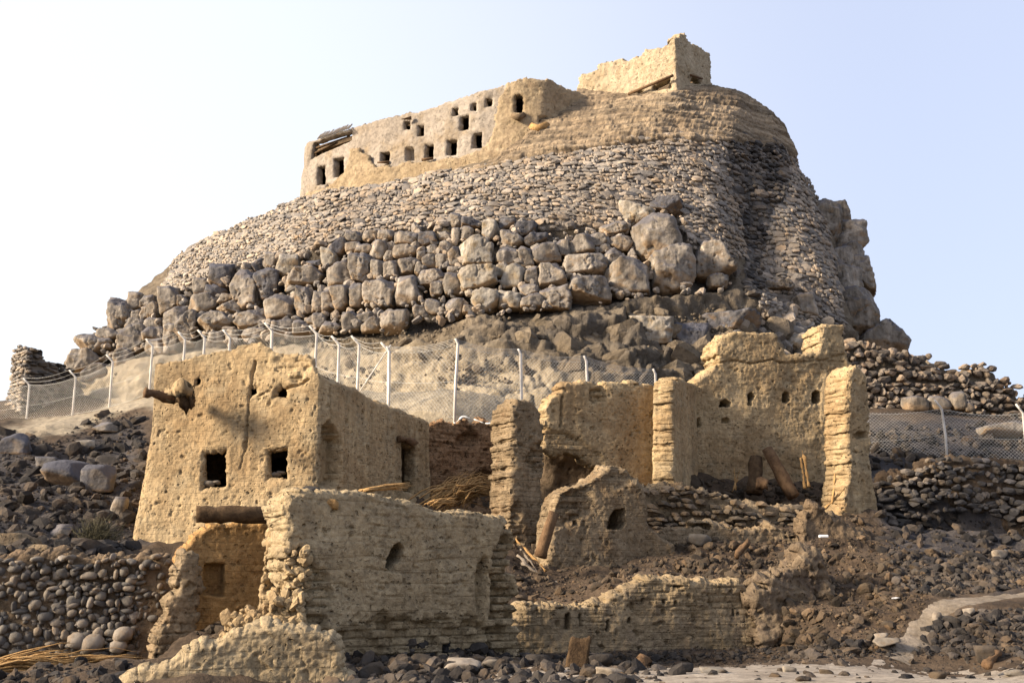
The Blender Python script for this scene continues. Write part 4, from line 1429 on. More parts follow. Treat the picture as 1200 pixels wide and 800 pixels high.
# ------------------------------------------------------------------ the mud house on the left
hp = Plan([(188, 540, 39.5), (152, 540, 33.9), (374, 540, 33.0), (508, 540, 38.4)], round_=0.75)
hz = gz(*hp.at(hp.L * .4)[0])
hb = np.array([*hp.xy[len(hp.xy) // 2], hz])
house = thing('mud_house', hb, 'tall mud house with two square windows and a rounded left corner', 'house')
htop = [(181, 423), (190, 420), (205, 419), (235, 411), (255, 409), (268, 405), (276, 402), (298, 400), (306, 405), (316, 411), (340, 412), (356, 414), (362, 420), (366, 429), (380, 437), (396, 446), (409, 450), (425, 457), (441, 467), (455, 474), (470, 478), (485, 484), (500, 491), (508, 494)]
wins = [([(379, 572), (381, 502), (390, 496), (403, 513), (401, 565)], .3, .14), ([(233, 573), (233.5, 528), (261, 525), (261, 569)], None), ([(309, 562), (309, 526), (334, 523), (334, 560)], None),
        ([(316, 464), (317, 456), (325, 447), (332, 452), (333, 465)], None), ([(476, 575), (476, 519), (491, 523), (491, 580)], None),
        ([(218, 452), (219, 440), (226, 434), (228, 448)], None), ([(288, 462), (287, 452), (294, 449), (296, 458)], None),
        ([(276, 592), (277, 586), (280, 586), (280, 592)], .3), ([(297, 590), (297, 584), (300, 584), (300, 590)], .3), ([(306, 597), (306, 592), (309, 592), (309, 597)], .3), ([(310, 588), (310, 584), (313, 584), (313, 588)], .3), ([(286, 578), (286, 575), (289, 575), (289, 578)], .2)]
mud_wall('wall', hp, M['mud'], top=htop, ext=(True, False), holes=wins, thick=0.65, cell=0.052, zb=hz - 1.0, lump=0.06, rag=0.045, pit=0.04, seed=12, parent=house,
         batter=[.12, .12, .035, .03], crack=[([(292, 420), (289, 445), (287, 470), (284, 495), (283, 527)], .05, .12), ([(296, 462), (312, 455)], .04, .08), ([(333, 452), (348, 449), (358, 443)], .07, .12), ([(393, 455), (392, 497)], .05, .08), ([(283, 527), (276, 548)], .035, .07), ([(412, 460), (414, 500)], .04, .05), ([(440, 475), (441, 520)], .03, .04)],
         eroded=[([(378, 575), (380, 500), (390, 494), (404, 512), (402, 566)], .38), ([(316, 414), (358, 414), (364, 428), (345, 450), (320, 430)], .10)])
inn = np.array([hp.at(q)[0] - hp.at(q)[1] * 0.75 for q in np.linspace(2.0, hp.L - .4, 30)])
rr_ = np.array([[inn[-1][0] - 3.6, inn[-1][1] + 2.2]])
V, Q, c1, c2 = prism(np.concatenate([inn, rr_]), 0, 0)
zz = np.concatenate([np.interp(np.linspace(2.0, hp.L - .4, 30), [5.5, 11.5, hp.L], [5.55, 5.4, 4.3]), [4.9]]) + hz
V[:, 2] = np.concatenate([zz - .3, zz])
obj('roof', V, [Q, c1, c2], M['mud_brown'], house, smooth=False)
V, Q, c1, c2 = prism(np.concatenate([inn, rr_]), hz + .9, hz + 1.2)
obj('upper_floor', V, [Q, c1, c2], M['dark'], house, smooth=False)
for a, b in ((inn[-1], rr_[0]), (rr_[0], inn[0])):
    e = (b - a) / np.linalg.norm(b - a)
    nn_ = np.array([-e[1], e[0]]) * 0.3
    V, Q, c1, c2 = prism([a - nn_, b - nn_, b + nn_, a + nn_], hz - 1, hz + 4.6)
    obj('rear_wall', V, [Q, c1, c2], M['mud'], house, smooth=False)


def beam(pts, rad, mat, name, parent=None, n=10, rough=.15, **k):
    mb = MB()
    p = np.array([P(*q) for q in pts])
    m = max(2, 6 * (len(p) - 1))
    t = np.linspace(0, len(p) - 1, m)
    pp = np.stack([np.interp(t, np.arange(len(p)), p[:, i]) for i in range(3)], 1)
    if np.ndim(rad):
        rad = np.interp(t, np.arange(len(p)), rad)
    mb.tube(pp, rad, n, rough=rough)
    return mb.build(name, mat, parent, **k)


beam([(169, 459, 32.6), (195, 465, 33.0), (226, 469, 33.8)], [.13, .15, .16], M['wood'], 'spout_log', house, label='log spout sticking out to the left')
beam([(205, 466, 33.2), (214, 458, 32.95), (225, 456, 33.2)], [.16, .32, .2], M['mud'], 'spout_collar', house, rough=.5)
beam([(213, 470, 33.2), (226, 469, 33.15)], [.2, .2], M['wood_dark'], 'spout_stub', house, rough=.5)
beam([(468, 514, 36.6), (477, 515, 36.9), (489, 519, 37.4)], [.09, .1, .09], M['wood'], 'lintel', house)
beam([(309, 525.5, 33.0), (335, 523, 32.95)], .05, M['mud'], 'lintel', house)
# loose stones lying in the two windows
for (x, y, Y, s) in ((243, 566, 34.0, .17), (253, 565, 33.95, .11), (324, 555.5, 33.75, .14), (330, 554, 33.8, .10), (318, 556, 33.8, .08)):
    c = P(x, y, Y)
    V = T_ROCK[0][(int(x) % 14)] * np.array([s * 1.3, s, s * .7]) + c
    w_ = 'left' if x < 280 else 'right'
    sz = {243: 'larger flat grey stone in the left window of the mud house', 253: 'smaller grey stone in the left window of the mud house', 324: 'largest grey stone in the right window of the mud house', 330: 'small stone at the right side of the house right window', 318: 'small stone at the left side of the house right window'}[x]
    obj('stone', V, [T_ROCK[1]], M['cobble'], label=sz, cat='stone', group='stones in the house windows', attrs={'tone': np.full(len(V), .6)})

# ------------------------------------------------------------------ foreground mud brick wall
fg = Plan([(339, 680, 22.9), (604, 680, 26.1)])
o = mud_wall('mud_brick_wall', fg, M['mud_grey'],
             poly=[(340, 820), (338, 742), (352, 722), (356, 706), (349, 690), (340, 672), (336, 650), (338, 620), (334, 596), (338, 584), (346, 576), (360, 572), (381, 573), (404, 576), (432, 577), (450, 580), (466, 586), (483, 589), (502, 596), (522, 600), (543, 602), (562, 600), (581, 603), (593, 606), (602, 616), (604, 650), (609, 690), (613, 735), (616, 765), (618, 800)],
             holes=[([(451, 664), (453, 652), (461, 638), (468, 635), (473, 642), (471, 655), (463, 661), (458, 669)], .8, .07), ([(556, 706), (554, 672), (557, 664), (565, 648), (574, 650), (577, 668), (575, 700), (570, 730), (562, 728)], .30, .25)],
             thick=1.1, cell=0.036, lump=0.10, course=0.04, ch=0.24, rag=0.05, pit=0.035, seed=21, step=.27,
             eroded=[([(582, 640), (600, 612), (616, 770), (585, 770), (578, 700)], .45), ([(334, 660), (352, 640), (372, 665), (392, 690), (380, 735), (350, 740)], .22), ([(380, 740), (450, 722), (540, 728), (600, 735), (616, 790), (380, 800)], .28)],
             label='big grey mud brick wall with wavy courses in the foreground, pierced by one ragged hole', cat='wall')
# collapsed earth and stones at its left end
mb = MB()
for (x0, y0, x1, y1, Y, n_, s0, s1) in ((318, 700, 356, 748, 22.8, 150, .04, .15), (334, 640, 362, 705, 22.95, 110, .03, .13), (262, 715, 330, 750, 22.9, 120, .04, .14)):
    px = rng.uniform(x0, x1, n_)
    py = rng.uniform(y0, y1, n_)
    pos = P(px, py, Y + rng.uniform(-.1, .35, n_))
    s = rng.uniform(s0, s1, n_)
    instance(mb, T_ROCK, pos, rand_rot(n_), np.stack([s * 1.2, s, s * .8], 1), rng.random(n_))
mb.build('fallen_debris', M['mud'], smooth=False, kind='stuff', label='heap of fallen mud lumps at the broken end of the grey brick wall', cat='debris')
# inner return wall whose lit end shows left of the big wall
rp = Plan([(309, 690, 23.6), (341, 690, 23.55)])
mud_wall('mud_wall', rp, M['mud'], poly=[(298, 790), (303, 716), (306, 690), (309, 655), (313, 625), (318, 604), (324, 592), (333, 588), (341, 600), (343, 650), (346, 700), (352, 760), (352, 800)], thick=.7, cell=.035, lump=.09, rag=.1, pit=.05, seed=23, course=.04, ch=.2,
         eroded=[([(311, 690), (313, 650), (321, 644), (335, 652), (334, 690)], .35)], label='narrow sunlit broken wall end between the grey brick wall and the ochre room', cat='wall')
# ochre room: bounced warm light put into its back wall colour
op = Plan([(203, 690, 25.4), (335, 690, 26.3)])
mud_wall('room_wall', op, M['mud_ochre_bounce'], poly=[(205, 800), (208, 655), (219, 640), (230, 627), (242, 620), (253, 614), (275, 612), (296, 611), (316, 610), (336, 612), (336, 800)],
         holes=[([(236, 697), (238, 659), (264, 659), (264, 700)], .35, .05)], thick=.6, cell=.045, lump=.07, rag=.06, pit=.03, seed=25, label='bounce-tinted ochre back wall of the roofless room, with a square niche, under the palm log', cat='wall')
beam([(230, 603, 25.3), (262, 602, 25.45), (322, 604, 25.9)], [.19, .2, .19], M['wood_dark'], 'palm_log', n=16, rough=.10, label='thick dark palm log laid across the top of the ochre room', cat='log')
lp = Plan([(188, 700, 24.5), (238, 700, 24.9)])
mud_wall('stub_wall', lp, M['mud_tan'], poly=[(180, 800), (186, 752), (192, 725), (200, 712), (205, 690), (209, 655), (214, 649), (224, 648), (233, 652), (236, 668), (235, 690), (231, 715), (232, 745), (248, 748), (262, 790)], thick=.6, cell=.04, lump=.09, rag=.07, pit=.05, seed=27, course=.05, ch=.2, step=.2,
         label='crumbling tan stub of wall at the left side of the roofless room', cat='wall')
bp_ = Plan([(112, 780, 19.2), (410, 780, 19.9)])
mud_wall('low_mud_wall', bp_, M['mud_grey'], poly=[(104, 870), (114, 812), (140, 797), (165, 787), (186, 777), (205, 770), (222, 762), (240, 754), (260, 747), (280, 741), (300, 737), (324, 734), (350, 736), (370, 740), (388, 748), (397, 758), (404, 775), (408, 800), (410, 860)], thick=.7, cell=.036, lump=.07, rag=.08, pit=.03, seed=29, course=.02,
         label='low sloping grey mud wall in the bottom left foreground', cat='wall')

# cobble wall, bottom left
cp = Plan([(-90, 715, 25.6), (212, 715, 26.3)])
cpoly = [(-80, 830), (-80, 655), (-30, 650), (0, 653), (33, 647), (60, 650), (100, 651), (143, 653), (177, 648), (200, 652), (209, 662), (206, 700), (190, 740), (188, 790), (188, 830)]
cob = thing('cobble_wall', [*cp.at(cp.L / 2)[0], gz(*cp.at(cp.L / 2)[0])], 'wall of rounded grey cobbles set in mud, at the bottom left', 'wall')
mud_wall('mud_core', cp, M['mud_brown'], poly=cpoly, thick=.8, cell=.05, lump=.08, rag=.1, pit=.05, seed=31, parent=cob)
mb = MB()
plan_stones(mb, cp, [(-80, 830), (-80, 668), (0, 664), (60, 662), (140, 664), (175, 670), (170, 730), (160, 800), (150, 830)], size=.17, tmpl=T_ROCK, out=.0, aspect=.8, depth=.45, fill=1.0, drop=.25, jit=.4, lump=.06)
plan_stones(mb, cp, [(-80, 830), (-80, 668), (0, 664), (60, 662), (140, 664), (160, 680), (166, 730), (150, 800), (150, 830)], size=.235, tmpl=T_COB, out=.035, aspect=.78, depth=.40, fill=1.0, drop=.2, jit=.4, lump=.08)
plan_stones(mb, cp, [(140, 664), (200, 656), (200, 690), (184, 740), (166, 730), (160, 680)], size=.26, tmpl=T_COB, out=.03, aspect=.6, depth=.4, fill=.9, drop=.45, jit=.3)
plan_stones(mb, cp, [(-80, 672), (-80, 652), (0, 652), (140, 653), (200, 652), (200, 664), (0, 668)], size=.24, tmpl=T_ROCK, out=-.02, aspect=.6, depth=.7, fill=.9, drop=.25, jit=.4)
mb.build('cobbles', M['cobble'], cob)
for (x, y, s) in ((143.5, 743, .19), (138, 757, .17), (90, 750, .20), (107, 754, .24)):
    V = T_COB[0][int(x) % 12] * np.array([s * 1.2, s * .7, s]) + P(x, y, 25.95)
    obj('large_cobble', V, [T_COB[1]], M['cobble'], cob, attrs={'tone': np.full(len(V), .95)})

# ------------------------------------------------------------------ middle ruins
pp_ = Plan([(601, 560, 33.4), (638, 560, 34.0)])
mud_wall('pillar', pp_, M['mud_tan'], poly=[(598, 690), (600, 610), (601, 560), (601, 490), (602, 476), (607, 468), (618, 470), (627, 471), (633, 480), (636, 500), (638, 532), (634, 560), (637, 600), (642, 690)], thick=1.25, cell=.045, lump=.10, rag=.06, pit=.05, seed=35, step=.17, course=.02,
         eroded=[([(617, 540), (625, 522), (637, 520), (637, 550), (625, 556)], .25), ([(598, 690), (600, 600), (608, 590), (612, 690)], .3)], label='free-standing tall mud pillar with bricks showing in its left edge', cat='wall')
hw = Plan([(500, 540, 38.6), (590, 540, 40.0)])
mud_wall('broken_wall', hw, M['mud_red'], poly=[(498, 690), (500, 502), (508, 494), (520, 491), (534, 492), (548, 490), (562, 494), (578, 493), (592, 498), (592, 690)], holes=[([(533, 524), (536, 508), (556, 502), (566, 512), (560, 526)], .3, .2), ([(546, 600), (548, 560), (566, 548), (586, 556), (590, 600)], .4, .2)], thick=.8, cell=.06, lump=.22, rag=.16, pit=.09, seed=37, course=.05, ch=.17,
         label='rough reddish broken wall behind the mud house doorway', cat='wall')
ap = Plan([(640, 500, 36.3), (768, 500, 37.7)])
mud_wall('arch_wall', ap, M['mud'], poly=[(640, 524), (639.5, 479), (645, 468), (656, 456), (668, 447), (685, 446), (703, 449), (719, 450), (736, 447), (753, 448), (769, 453), (769, 620), (706, 620), (710, 552), (700, 545), (688, 538), (676, 532), (664, 529), (652, 532)], thick=.7, cell=.045, lump=.08, rag=.07, pit=.045, seed=39, step=.16,
         holes=[([(688, 465), (692, 455), (706, 455), (706, 470), (694, 474)], .12, .06)], eroded=[([(690, 470), (690, 452), (708, 452), (708, 472)], .16), ([(640, 540), (640, 500), (668, 510), (700, 530), (712, 556), (690, 545)], .12)], crack=[([(658, 465), (657, 500)], .06, .12)],
         label='mud wall undercut by a dark hollow, right of the tall pillar', cat='wall')
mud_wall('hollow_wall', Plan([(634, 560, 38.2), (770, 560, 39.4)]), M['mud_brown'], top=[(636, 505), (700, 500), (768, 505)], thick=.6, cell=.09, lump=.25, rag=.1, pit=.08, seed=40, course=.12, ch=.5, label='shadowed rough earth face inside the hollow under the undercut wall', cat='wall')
xp = Plan([(791, 500, 36.5), (817, 500, 39.9)])
mud_wall('cross_wall', xp, M['mud'], poly=[(789, 640), (790, 470), (791, 446), (797, 443), (806, 448), (817, 451), (819, 640)], thick=.72, cell=.05, lump=.05, rag=.055, pit=.03, seed=41, step=.15, course=.0, crack=[([(801, 474), (800, 492)], .06, .15)],
         label='cross wall with a lit ladder-like edge of broken brick, left of the holed wall', cat='wall')
wp = Plan([(806, 500, 39.9), (1002, 500, 41.3)])
mud_wall('holed_wall', wp, M['mud'], poly=[(806, 640), (807, 450), (815, 445), (826, 440), (834, 432), (841, 424), (841, 410), (843, 398), (850, 391), (870, 389), (890, 389), (908, 388), (912, 395), (915, 408), (924, 413), (936, 414), (948, 413), (957, 412), (960, 403), (960, 386), (968, 381), (980, 379), (988, 382), (991, 400), (995, 420), (1003, 440), (1003, 640)],
         holes=[([(843, 477), (844, 470), (850, 467), (857, 471), (856, 477)], 1.15, .06), ([(876, 475), (876, 462), (881, 459), (885, 464), (881, 470), (881, 476)], 1.15, .06), ([(917.5, 471), (917, 462), (921, 458), (926, 460), (926.5, 469), (922, 472)], 1.15, .06), ([(952, 470), (952, 460), (957, 456), (962, 459), (963, 470), (958, 473.5)], 1.15, .06), ([(845, 496), (846, 490), (852, 488), (856, 493), (855, 496)], .3, .06), ([(816, 500), (816, 490), (821, 488), (822, 500)], .3, .06)],
         thick=1.4, cell=.05, lump=.10, rag=.06, pit=.035, seed=43, step=.15, crack=[([(841, 425), (862, 422), (880, 426), (905, 421), (915, 425)], .05, .12), ([(915, 425), (940, 424), (965, 422), (990, 414)], .05, .08)],
         eroded=[([(920, 450), (925, 425), (990, 415), (995, 445), (960, 440)], .09)], label='tall mud wall pierced by a row of dark holes under broken battlements', cat='wall')
rp2 = Plan([(994, 500, 37.4), (1021, 500, 37.9)])
mud_wall('buttress', rp2, M['mud'], poly=[(980, 660), (986, 600), (993, 560), (994, 500), (994, 450), (998, 434), (1003, 428), (1009, 430), (1015, 440), (1018, 460), (1019, 500), (1020, 550), (1026, 580), (1034, 610), (1040, 660)], thick=1.1, cell=.045, lump=.12, rag=.06, pit=.06, seed=45, step=.18,
         holes=[([(1001, 510), (1006, 504), (1016, 505), (1017, 513), (1006, 516)], .3, .1)], label='leaning rough mud buttress at the right end of the holed wall', cat='wall')

lr = Plan([(648, 620, 31.7), (790, 620, 33.0)])
mud_wall('low_ruin', lr, M['mud_tan'], poly=[(636, 720), (646, 640), (650, 611), (653, 596), (658, 578), (672, 572), (684, 569), (694, 565), (702, 557), (711, 552), (718, 547), (727, 547), (738, 554), (747, 561), (755, 575), (760, 595), (762, 618), (775, 628), (792, 637), (792, 720)],
         holes=[([(711, 620), (715, 604), (721, 596), (733, 595), (734, 614), (729, 620)], 1.0, .05), ([(671, 617), (673, 608), (679, 607), (681, 616)], .3, .08)], thick=1.3, cell=.042, lump=.11, rag=.06, pit=.05, seed=47, eroded=[([(650, 615), (656, 580), (690, 570), (694, 596), (670, 615)], .22), ([(690, 570), (724, 545), (745, 560), (730, 570), (705, 578)], .14)],
         label='stump of a mud gable with one small square window, in front of the dark hollow', cat='wall')
lw = Plan([(606, 725, 27.4), (900, 725, 28.7)])
mud_wall('low_brick_wall', lw, earth('low_tan_brick', (.31, .225, .125), (.44, .33, .20), (.26, .19, .12), big=.7, fine=5, bump=.10, pits=1.3, contrast=.45, bricks=(.4, .16, .5)), poly=[(596, 800), (600, 730), (616, 714), (650, 710), (690, 708), (712, 704), (726, 694), (740, 685), (762, 678), (785, 680), (807, 680), (840, 681), (866, 681), (878, 688), (886, 700), (890, 730), (900, 800)], thick=1.0, cell=.045, lump=.14, rag=.10, pit=.07, seed=49, course=.06, ch=.18, step=.18,
         holes=[([(751, 708), (751, 700), (755, 700), (755, 708)], .3, .05), ([(775, 709), (775, 702), (779, 702), (779, 709)], .3, .05), ([(788, 710), (788, 703), (792, 703), (792, 710)], .3, .05), ([(735, 730), (735, 722), (739, 722), (739, 730)], .3, .05), ([(858, 722), (858, 712), (862, 712), (862, 722)], .3, .05), ([(662, 738), (662, 718), (668, 718), (668, 738)], .3, .05), ([(678, 736), (678, 718), (683, 718), (683, 736)], .3, .05), ([(710, 740), (710, 725), (714, 725), (714, 740)], .3, .05)],
         label='long low tan brick wall with putlog holes at the foot of the ruins', cat='wall')
mo = Plan([(892, 700, 28.2), (1000, 700, 28.9)])
mud_wall('mud_mound', mo, earth('brown_mound', (.19, .135, .085), (.31, .23, .145), (.15, .11, .08), big=.9, fine=5, bump=.14, pits=1.2, contrast=.5), poly=[(880, 800), (890, 735), (886, 700), (905, 682), (925, 668), (944, 650), (958, 640), (972, 646), (982, 668), (990, 700), (998, 740), (1010, 800)], thick=1.3, cell=.055, lump=.28, rag=.2, pit=.10, seed=51, course=.05, ch=.3, batter=.12,
         label='eroded brown mud stump right of the low tan brick wall', cat='mound')
mo2 = Plan([(945, 620, 33.8), (1020, 620, 34.2)])
mud_wall('mud_mound', mo2, M['mud_brown'], poly=[(938, 680), (944, 610), (958, 590), (972, 594), (985, 608), (1010, 622), (1030, 640), (1040, 680)], thick=.9, cell=.06, lump=.2, rag=.15, pit=.08, seed=53, batter=.1, label='sloping mud stump at the foot of the leaning buttress', cat='mound')

# dry stone terraces in the middle and on the right
tp_ = Plan([(752, 600, 34.9), (990, 600, 36.2)])
tw = thing('stone_terrace', [*tp_.at(tp_.L / 2)[0], gz(*tp_.at(tp_.L / 2)[0])], 'collapsed brown stone terrace below the holed mud wall', 'terrace')
tpoly = [(752, 680), (752, 585), (762, 570), (790, 565), (820, 568), (850, 578), (880, 588), (940, 592), (975, 598), (990, 606), (992, 680)]
mud_wall('earth_core', tp_, M['mud_tan'], poly=tpoly, thick=1.2, cell=.08, lump=.15, rag=.15, pit=.05, seed=55, parent=tw, batter=.25)
mb = MB()
plan_stones(mb, tp_, tpoly, size=.34, out=-.02, aspect=.5, depth=.5, fill=.95, batter=.25, drop=.3, jit=.3, lump=.2, zref=gz(*tp_.at(tp_.L / 2)[0]) - .8)
mb.build('stones', earth('terrace_stone', (.19, .145, .10), (.32, .25, .17), (.24, .165, .095), big=.9, fine=5, bump=.05, tone=.6, contrast=.4), tw, smooth=False)

te = Plan([(758, 640, 33.2), (968, 640, 34.0)])
mud_wall('mud_terrace', te, M['mud_tan'], poly=[(756, 700), (762, 642), (772, 626), (800, 618), (826, 614), (850, 617), (880, 622), (905, 618), (930, 624), (950, 632), (962, 650), (970, 700)], thick=1.3, cell=.055, lump=.2, rag=.13, pit=.06, seed=63, course=.05, ch=.19, step=.19, batter=.15, label='crumbled tan mud terrace between the stone terrace and the rubble slope', cat='terrace')
sp = Plan([(975, 460, 50.0), (1430, 460, 52.0)])
spoly = [(975, 520), (980, 405), (1005, 394), (1022, 398), (1040, 404), (1056, 412), (1080, 414), (1100, 417), (1115, 428), (1127, 436), (1138, 428), (1152, 424), (1162, 428), (1174, 440), (1188, 448), (1200, 460), (1240, 474), (1300, 482), (1425, 490), (1425, 560)]
sw = thing('shoulder_wall', [*sp.at(sp.L / 2)[0], gz(*sp.at(sp.L / 2)[0])], 'ragged dry stone wall stepping down to the right against the sky', 'wall')
mud_wall('earth_core', sp, M['hill'], poly=[(x, y + 6) for x, y in spoly], thick=2.2, cell=.12, lump=.2, rag=.2, pit=.05, seed=57, parent=sw, batter=.08)
mb = MB()
zr = P(1100, 500, 50.5)[2]
plan_stones(mb, sp, [(x, y) for x, y in spoly], size=.36, out=.05, aspect=.7, depth=.6, fill=1.2, batter=.08, drop=.0, jit=.4, lump=.25, tmpl=T_ROCK, zref=zr)
plan_stones(mb, sp, [(x, y - 3) for x, y in spoly], size=.46, out=-.7, aspect=.68, depth=.9, fill=.95, batter=.08, drop=.15, jit=.4, lump=.4, tmpl=T_ROCK, zref=zr)
mb.build('stones', earth('brown_wall_stone', (.24, .195, .15), (.37, .305, .235), (.30, .20, .125), big=.9, fine=5, bump=.05, tone=.6, contrast=.35), sw, smooth=False)
for (x, y, w, h, l) in ((1072, 474, 27, 18, 'leftmost big grey slab set low in the ragged shoulder wall'), (1100, 473, 26, 17, 'big grey slab set low in the shoulder wall, second from left'), (1121, 470, 17, 22, 'upright grey slab set low in the shoulder wall behind the white post'), (1133, 477, 11, 13, 'smallest of the grey slabs set low in the shoulder wall')):
    c = P(x, y, 49.55)
    s = 49.6 / F / 2
    pl = np.concatenate([BOX6 * np.array([1, 1, 1, .9]), rand_planes(np.random.default_rng(int(x)), 9, .8, 1.0)])
    V = ICO[3][0] * poly_radius(ICO[3][0], pl, 22)[:, None]
    V = V * (1 + .05 * fbm(V, 1.5, 3, seed=x))[:, None] * np.array([w * s * 1.15, .45, h * s * 1.15]) + c
    obj('slab', V, [ICO[3][1]], M['boulder'], loc=c, label=l, cat='slab', group='slabs in the shoulder wall')

qp = Plan([(1026, 600, 40.2), (1440, 600, 38.6)])
qpoly = [(1026, 680), (1028, 566), (1040, 558), (1060, 552), (1080, 546), (1092, 538), (1110, 535), (1140, 536), (1165, 540), (1200, 541), (1285, 545), (1430, 548), (1430, 690)]
qw = thing('lower_stone_wall', [*qp.at(qp.L / 2)[0], gz(*qp.at(qp.L / 2)[0])], 'dark grey stone wall below the chain link fence on the right', 'wall')
mud_wall('earth_core', qp, M['dirt'], poly=qpoly, thick=1.2, cell=.10, lump=.2, rag=.15, pit=.05, seed=59, parent=qw, batter=.12, eroded=[([(1060, 660), (1070, 610), (1110, 596), (1170, 600), (1185, 640), (1150, 670)], .8)])
mb = MB()
zr = P(1100, 640, 39.6)[2]
plan_stones(mb, qp, [p for p in qpoly[1:-2]] + [(1430, 548), (1430, 640), (1285, 620), (1190, 610), (1150, 598), (1100, 600), (1060, 620), (1026, 630)], size=.32, out=.02, aspect=.64, depth=.55, fill=1.15, batter=.12, drop=.03, jit=.45, lump=.3, tmpl=T_ROCK, zref=zr)
mb.build('stones', M['stone_dark'], qw, smooth=False)

# the small broken wall on the far left
bw_ = Plan([(2, 450, 61.5), (7, 450, 60.0), (28, 450, 58.2), (100, 450, 61.2)])
bpoly = [(2, 510), (6, 480), (12, 440), (18, 409), (24, 405), (32, 405), (38, 409), (46, 414), (60, 424), (74, 427), (88, 436), (98, 446), (100, 515)]
bwt = thing('broken_stone_wall', [*bw_.at(bw_.L / 2)[0], gz(*bw_.at(bw_.L / 2)[0])], 'broken stone corner standing alone on the skyline at the far left', 'wall')
mud_wall('earth_core', bw_, M['stone_pale'], poly=[(6, 515), (9, 480), (14, 440), (19, 412), (32, 408), (46, 418), (60, 428), (78, 434), (96, 450), (96, 520)], thick=.9, cell=.09, lump=.08, rag=.12, pit=.03, seed=61, parent=bwt)
mb = MB()
plan_stones(mb, bw_, [(x, y) for x, y in bpoly[:6]] + [(30, 420), (30, 512)], size=.3, out=.02, aspect=.6, depth=.4, fill=.95)
mb.build('lit_stones', M['stone_pale'], bwt, smooth=False)  # sunlight on the end face is put into the paler stone colour
mb = MB()
plan_stones(mb, bw_, [(27, 512), (30, 408)] + bpoly[6:], size=.42, out=.04, aspect=.55, depth=.6, fill=.97, jit=.3)
mb.build('stones', M['stone_dark'], bwt, smooth=False)  # shade on the right-hand face is put into the darker stone colour
# ------------------------------------------------------------------ fences
def fence(name, label, posts, mesh=True, h=2.5, arm=True, wires=3, group=None):
    """posts: (px, py_base, Y, lean px) -> posts with a bent arm, diamond mesh and top wires"""
    base = [P(a, b, Y) for a, b, Y, *_ in posts]
    root = thing(name, base[len(base) // 2], label, 'fence', group)
    tops, armt = [], []
    for (a, b, Y, hh, ln), p in zip(posts, base):
        t = p + np.array([ln, 0, hh])
        ad = np.array([-.30, -.12, .34]) if arm else np.array([-.10, -.05, .2])
        mb = MB()
        mb.tube([p - np.array([0, 0, .8]), p * .5 + t * .5 + rng.normal(size=3) * .02, t, t + ad * .5, t + ad], [.054, .054, .052, .044, .04], 8)
        mb.build('post', M['post'], root)
        tops.append(t)
        armt.append(t + ad)
    mb = MB()
    wr = .0040
    for i in range(len(base) - 1):
        a0, b0, a1, b1 = base[i], base[i + 1], tops[i], tops[i + 1]
        L = np.linalg.norm(b0 - a0)
        H = np.linalg.norm(a1 - a0)

        def pt(u, v):
            return (a0 * (1 - u) + b0 * u) * (1 - v) + (a1 * (1 - u) + b1 * u) * v - np.array([0, 0, .22 * math.sin(math.pi * u) * v * .5])
        if mesh:
            stp = .145
            k = -int(H / stp) - 1
            while k * stp < L:
                for sg in (1, -1):
                    x0 = k * stp
                    # line from (x0,0) to (x0+H,H) or mirrored
                    ta, tb = max(0.0, -x0), min(H, L - x0)
                    if tb > ta + .02:
                        u0, u1 = (x0 + ta) / L, (x0 + tb) / L
                        if sg < 0:
                            u0, u1 = 1 - u0, 1 - u1
                        mb.tube([pt(u0, ta / H), pt((u0 + u1) / 2, (ta + tb) / 2 / H), pt(u1, tb / H)], wr, 3, cap=False)
                k += 1
    if mesh:
        mb.build('chain_link_mesh', M['wire'], root)
    for j in range(wires):
        mb = MB()
        f = j / max(1, wires - 1)
        for i in range(len(base) - 1):
            a = tops[i] * (1 - f) + armt[i] * f
            b = tops[i + 1] * (1 - f) + armt[i + 1] * f
            u = np.linspace(0, 1, 7)[:, None]
            mb.tube(a * (1 - u) + b * u - np.array([0, 0, .16]) * np.sin(np.pi * u), .0055, 4, cap=False)
        mb.build('barbed_wire', M['wire'], root)
    mb = MB()
    for v in (.03, .5):
        for i in range(len(base) - 1):
            a = base[i] * (1 - v) + tops[i] * v
            b = base[i + 1] * (1 - v) + tops[i + 1] * v
            u = np.linspace(0, 1, 5)[:, None]
            mb.tube(a * (1 - u) + b * u - np.array([0, 0, .05]) * np.sin(np.pi * u), .0055, 4, cap=False)
    mb.build('tension_wire', M['wire'], root)
    return root


def H_(py0, py1, Y):
    return P(600, py1, Y)[2] - P(600, py0, Y)[2]


FA = []
for (x, b, t, Y) in ((-40, 512, 458, 58), (30, 500, 451, 56), (85, 486, 442, 54), (128, 478, 424, 52), (175, 462, 406, 50), (213, 458, 398, 48.5), (236, 462, 396, 47.5), (266, 462, 396, 46.5), (315, 462, 388, 45.4)):
    FA.append((x, b, Y, H_(b, t, Y), 0.0))
fence('chain_link_fence', 'white post chain link fence climbing the left slope behind the mud house', FA)
FB = []
for (x, b, t, Y, ln) in ((315.5, 462, 388, 45.3, 0), (367, 466, 392, 43.8, .05), (395, 472, 404, 43.2, .0), (418, 480, 404, 42.4, .02), (455, 484, 412, 41.4, -.03)):
    FB.append((x, b, Y, H_(b, t, Y), ln))
fence('chain_link_fence', 'white fence stretch with crossed braces just right of the mud house roof', FB)
FC = []
for (x, b, t, Y, ln) in ((455.5, 484, 412, 41.3, -.03), (532, 491, 403, 40.2, .12), (612, 500, 415, 41.2, -.05), (692, 504, 423, 42.8, -.12), (770, 505, 438, 44.5, 0)):
    FC.append((x, b, Y, H_(b, t, Y), ln))
fence('chain_link_fence', 'white fence stretch with the tallest straight posts and sagging wires over the middle ruins', FC, arm=False, wires=5)
FD = []
